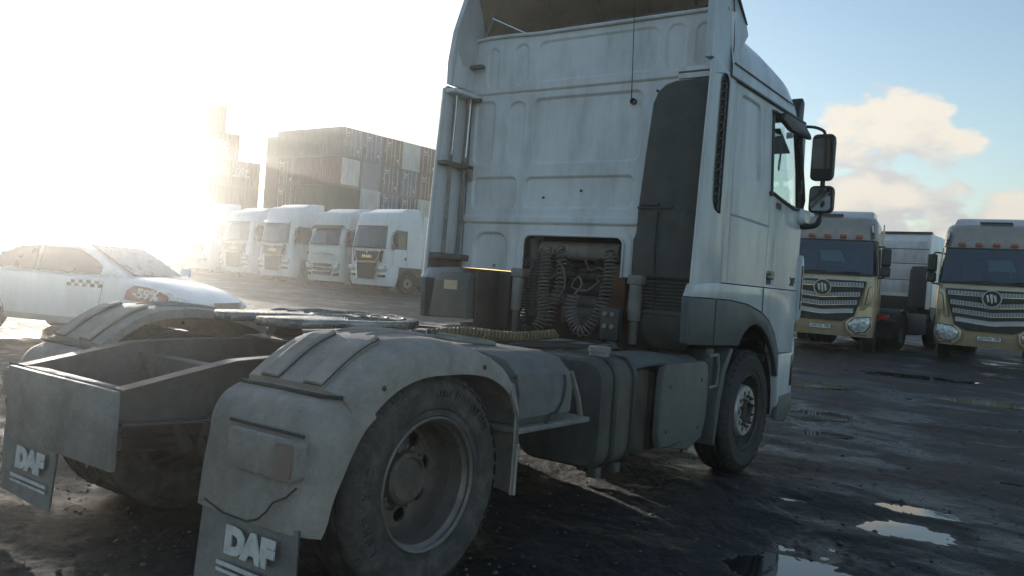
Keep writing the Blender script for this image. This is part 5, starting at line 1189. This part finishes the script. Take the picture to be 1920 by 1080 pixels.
# ------------------------------------------------------------------ shipping containers: local x = length, y = 0 and y = width are the long sides, door end at x = 0
CW, CH = 2.44, 2.6
def corrug_side(L, ybase, out, n):
    # trapezoid corrugation of a long side, as one folded sheet
    pts = []; k = n
    for i in range(k):
        a = .12+(L-.24)*i/k; w = (L-.24)/k
        pts += [(a, 0.), (a+w*.35, 0.), (a+w*.5, .036), (a+w*.85, .036)]
    pts.append((L-.12, 0.))
    return MB().loft([[(x, ybase-out*d, z) for x, d in pts] for z in (.12, CH-.1)], closed=False, cap=False)
MESH_CACHE = {}
def container(name, label, loc, rz, m, L=12.19, group='shipping containers stacked behind the trucks', bars='bar_steel', text=None, side_text=1, plain=False, door_mat=None):
    c = empty(name, loc, rz, label, 'container', group)
    def K(key, fn, mm):
        key = (key, mm, L)
        if key not in MESH_CACHE: MESH_CACHE[key] = fn().mesh(key[0], mm, recalc=True)
        return MESH_CACHE[key]
    n = 36 if L > 8 else 18
    link('box_core', K('box_core', lambda: MB().box(.06, L-.06, .05, CW-.05, .13, CH-.04), m), c)
    link('side_panel', K('side_panel', lambda: corrug_side(L, .005, -1, n), m), c)
    link('side_panel', K('side_panel_far', lambda: corrug_side(L, CW-.005, 1, n), m), c)
    def frame():
        f = MB()
        for x0, x1 in ((0, .12), (L-.12, L)):
            for y0, y1 in ((0, .12), (CW-.12, CW)): f.box(x0, x1, y0, y1, 0, CH)
            f.box(x0+.005, x1-.005, .12, CW-.12, CH-.11, CH-.004); f.box(x0+.005, x1-.005, .12, CW-.12, .004, .14)
        for y0, y1 in ((.0, .07), (CW-.07, CW)):
            f.box(.12, L-.12, y0+.004, y1-.004, CH-.10, CH-.006); f.box(.12, L-.12, y0+.004, y1-.004, .006, .15)
        return f
    link('corner_frame', K('corner_frame', frame, m), c)
    if not plain:
        for k, y0 in enumerate((.13, CW/2+.005)):
            y1 = y0+CW/2-.135
            d = link('door', K('door%d' % k, lambda: MB().box(.02, .05, y0, y1, .15, CH-.12).box(.012, .02, y0+.06, y1-.06, .3, .9).box(.012, .02, y0+.06, y1-.06, 1.0, 1.6).box(.012, .02, y0+.06, y1-.06, 1.7, 2.3), door_mat or m), c)
            for yb in (y0+.22, y0+.86):
                link('locking_bar', K('locking_bar%d%.2f' % (k, yb), lambda: MB().cyl((-.012, yb, 0), 'z', .034, .12, CH-.10, 8).box(-.03, .0, yb-.05, yb+.05, .35, .42).box(-.03, .0, yb-.05, yb+.05, 2.2, 2.27).box(-.03, -.005, yb-.16, yb+.02, 1.02, 1.07), bars), d)
        for q_, (y, z, w, h) in enumerate(((1.78, 2.12, .42, .16), (1.80, 1.86, .34, .10), (.55, .62, .24, .26), (2.2, 1.35, .12, .12))):
            link('marking_plate', K('marking_plate%d' % q_, lambda: MB().box(.008, .0125, y-w/2, y+w/2, z-h/2, z+h/2), 'print_white'), c)
    for q_, (x, y, z) in enumerate([(x, y, z) for x in (0, L) for y in (0, CW) for z in (0, CH)]):
        link('corner_casting', K('corner_casting%d' % q_, lambda: MB().box(x-.012 if x == 0 else x-.17, x+.17 if x == 0 else x+.012, y-.012 if y == 0 else y-.15, y+.15 if y == 0 else y+.012, max(0, z-.12) if z else .001, (z-.001) if z else .12), m), c)
    if text:
        f = Vector((1, 0, 0))
        # seen from the -y side: reading direction is +x
        lettering(text, 1.05, 'print_white', c, (L*.5, -.004, 1.38), (1, 0, 0), (0, 0, 1), name='painted_characters', bold=.02, extrude=.003, width=1.62)
    return c
# block on the right: its near corner stands at about (653, 240) px
cz0 = 1.10
CC = Vector((-52.6, 47.6))
cols = ['container_navy', 'container_blue', 'container_grey', 'container_white', 'container_maroon', 'container_brown']
rowsM = [['container_green', 'container_white', 'container_navy', 'container_navy', 'container_white', 'container_maroon'],
         ['container_grey', 'container_steel', 'container_navy', 'container_blue', 'container_maroon', 'container_brown'],
         ['container_green', 'container_white', 'container_blue', 'container_navy', 'container_white', 'container_maroon'],
         ['container_maroon', 'container_steel', 'container_navy', 'container_blue', 'container_maroon', 'container_maroon'],
         ['container_grey', 'container_blue', 'container_brown', 'container_white', 'container_maroon', 'container_brown']]
CN = {'container_navy': 'dark navy', 'container_blue': 'blue', 'container_grey': 'grey', 'container_white': 'pale', 'container_maroon': 'maroon', 'container_brown': 'brown', 'container_green': 'dark green', 'container_steel': 'steel blue'}
LV = ['bottom', 'second', 'third', 'fourth', 'top']; CLN = ['first', 'second', 'third', 'fourth', 'fifth', 'sixth']
B_ROT = math.radians(180)
for r in range(5):
    for k in range(6):
        m = rowsM[r][k]
        # door ends look to +X; widths follow +Y
        x = CC.x+.05*((r*7+k*3) % 3-1); y = CC.y+k*(CW+.12)+CW
        short = k == 0 and r in (2, 3)
        container('shipping_container', '%s container%s, %s tier, %s column from the corner, doors facing right' % (CN[m], ' with pale doors' if (r, k) == (3, 0) else '', LV[r], CLN[k]),
                  (x, y, cz0+r*CH+.004*r), B_ROT, m, L=6.06 if short else 9.125, plain=(m in ('container_steel',) or (r, k) in ((0, 1), (4, 3), (2, 0), (2, 1))), door_mat='container_white' if (r, k) == (3, 0) else None)
        if short:
            container('shipping_container', '%s container, %s tier, doors facing the yard behind the corner column' % ('brown' if r == 3 else 'maroon', LV[r]),
                      (CC.x-6.3, CC.y+.02, cz0+r*CH+.004*r), math.radians(90), 'container_brown' if r == 3 else 'container_maroon', L=6.06)
for r in range(5):
    m = ('container_brown', 'container_maroon', 'container_green', 'container_brown', 'container_grey')[r]
    container('shipping_container', '%s container, %s tier, stack just left of the corner block' % (CN[m], LV[r]),
              (-63.4, 49.6, cz0+r*CH+.004*r), math.radians(90), m, plain=True)
# written stack on the left, turned a little towards the yard
ar = math.radians(62); dirx = Vector((math.cos(ar), math.sin(ar)))
_e = CAM+(_f+_r2*((474-960)/1564.))*84.; A1 = Vector((_e.x, _e.y))
for r in range(6):
    for lo, hi in (((-12.25, 0.),) if r < 5 else ((-12.19-3.6, -3.6),)):
        if r == 4: lo, hi = -12.19-2.2, -2.2
        p = A1+dirx*lo
        txt = '信风海运物流' if r in (3, 4) else None
        m = 'container_brown' if r % 2 else 'container_maroon'
        container('shipping_container', '%s container lost in glare, %s tier of the left stack%s' % (CN[m], (LV+['sixth'])[r] if r < 4 else ('fifth' if r == 4 else 'topmost'), ', white characters on side' if txt else ''),
                  (p.x, p.y, cz0+r*CH+.004*r), ar, m, text=txt, plain=True, group='containers of the stack with white characters')
# ------------------------------------------------------------------ white car with a discount sticker; local +X is its front
def car(loc, rz):
    c = empty('white_car', loc, rz, 'white car with dark red -59% sticker on its wing, beyond the near truck', 'car')
    L = 4.4
    st = [  # x, half width, z sill, z belt (shoulder), z top
        (-2.2, .55, .45, .80, .95), (-2.1, .78, .32, .88, 1.02), (-1.7, .86, .26, .93, 1.05), (-1.0, .885, .24, .94, 1.0), (0, .89, .23, .93, .98), (.75, .89, .23, .93, 1.01), (1.1, .885, .24, .90, .985), (1.5, .87, .26, .84, .93), (1.85, .83, .28, .76, .84), (2.05, .74, .32, .66, .74), (2.17, .58, .38, .55, .62), (2.21, .40, .42, .50, .54)]
    rings = []
    for x, w, a, b, t in st:
        half = [(w*.86, a), (w*.97, a+.10), (w, a+.26), (w*.995, b-.1), (w*.975, b), (w*.90, b+(t-b)*.55), (w*.6, t), (0, t+.015)]
        rings.append([(x, y, z) for y, z in half]+[(x, -y, z) for y, z in reversed(half[:-1])])
    body = MB().loft(rings).build('body', 'white_clean', c)
    cr = []
    for x, w, z in ((-1.75, .70, 1.02), (-1.25, .66, 1.30), (-.75, .64, 1.43), (-.1, .64, 1.46), (.25, .65, 1.40), (.62, .68, 1.20), (.98, .72, .99)):
        base = .95
        half = [(w+.13*(1-(z-1)/.46)*.4+.04, base), (w+.05*(1.46-z)+.03, base+(z-base)*.55), (w*.96, base+(z-base)*.9), (w*.75, z), (0, z+.02)]
        cr.append([(x, y, zz) for y, zz in half]+[(x, -y, zz) for y, zz in reversed(half[:-1])])
    MB().loft(cr).build('cabin', 'white_clean', c)
    for s in (-1, 1):
        for pts in ([(-1.35, 1.0), (-.55, 1.0), (-.55, 1.36), (-.85, 1.34), (-1.15, 1.22)], [(-.48, 1.0), (.72, 1.0), (.45, 1.2), (.12, 1.36), (-.48, 1.37)]):
            y = s*.742
            rings = [[(x, s*(.795-.12*(z-1.0)/.4), z) for x, z in pts], [(x, s*(.78-.12*(z-1.0)/.4), z) for x, z in pts]]
            MB().loft(rings).build('side_window', 'black_gloss', c)
        for xw in (-1.32, 1.38):
            w = empty('wheel', (xw, s*.80, .32)); w.parent = c
            MB().lathe([(.20, -.09), (.30, -.10), (.32, -.07), (.32, .07), (.30, .10), (.20, .09)], (0, 0, 0), 'y', 32).build('tyre', 'rubber_dark', w)
            MB().lathe([(.205, s*.085), (.19, s*.06), (.06, s*.075), (.0005, s*.075)], (0, 0, 0), 'y', 20).build('rim', 'silver', w)
            MB().lathe([(.36, s*.06), (.36, s*.092)], (xw, s*.80, .33), 'y', 28).build('wheel_arch', 'black_plastic', body)
        MB().prism([(1.72, .80), (2.0, .70), (2.10, .60), (2.04, .56), (1.80, .66), (1.66, .76)], 'y', s*.70, s*.845).build('headlight', 'lamp_glass', c, bevel=.01)
        MB().tube([(.95, s*.90, 1.0), (.9, s*.97, 1.04)], .03, 6).build('mirror_arm', 'white_clean', c)
        MB().loft([[(.84+x*k, s*1.0+y*k*.4, 1.07+z*k) for x, y, z in ((-.06, -.2, -.07), (.06, -.2, -.07), (.07, .2, -.06), (.06, .2, .07), (-.06, .0, .08))] for k in (1., .9)]).build('door_mirror', 'white_clean', c)
        MB().tube([(.62, s*.893, .35), (.70, s*.893, .90)], .005, 4).build('door_joint', 'black_plastic', body)
    MB().prism([(1.0, 1.01), (.64, 1.22), (.27, 1.415), (.285, 1.43), (.66, 1.235), (1.03, 1.02)], 'y', -.62, .62).build('windscreen', 'black_gloss', c)
    MB().box(2.15, 2.225, -.42, .42, .44, .56).build('grille', 'black_plastic', c, bevel=.01)
    s = -1
    def wing(x): return lerp_tab([(q_[0], q_[1]) for q_ in st], x)
    edge = [(1.05, .66), (1.09, .79), (1.2, .87), (1.40, .862), (1.62, .80), (1.74, .74), (1.73, .67), (1.6, .64), (1.3, .63)]
    st_ = MB().loft([[(x, -wing(x)*1.0-.008, z) for x, z in edge], [(x, -wing(x)-.001, z) for x, z in edge]]).build('sticker', 'sticker_red', c)
    lettering('-59%', .20, 'plate_white', st_, (1.39, -wing(1.39)-.012, .745), (1, .07, -.10), (.10, 0, 1), name='sticker_lettering', bold=.006, extrude=.004, width=1.02)
    for i in range(9):
        for j in range(2):
            if (i+j) % 2 == 0:
                MB().box(.10+.065*i, .165+.065*i, -.8945, -.886, .80+.05*j, .85+.05*j).build('checker', 'print_dark', c)
    return c
_n = CAM+(_f+_r2*((396-960)/1564.))*12.4; NOSE = Vector((_n.x, _n.y)); hd = math.radians(26)
cc = NOSE-Vector((math.cos(hd), math.sin(hd)))*2.2+Vector((-math.sin(hd), math.cos(hd)))*.5
car((cc.x, cc.y, float(gz(cc.x, cc.y))+.005), hd)
# ------------------------------------------------------------------ haze volume, added to stand in for lens glare round the sun
HZ = bpy.data.materials.new('haze'); HZ.use_nodes = True; t = HZ.node_tree; t.nodes.clear()
pv = N(t, 'ShaderNodeVolumePrincipled'); pv.inputs['Color'].default_value = (.96, .95, .92, 1); pv.inputs['Density'].default_value = .0028; pv.inputs['Anisotropy'].default_value = .89
oo = t.nodes.new('ShaderNodeOutputMaterial'); t.links.new(pv.outputs[0], oo.inputs['Volume']); MATS['haze'] = HZ
tag(MB().box(-130, 60, -40, 130, -1.6, 20).build('haze', 'haze'), kind='stuff')
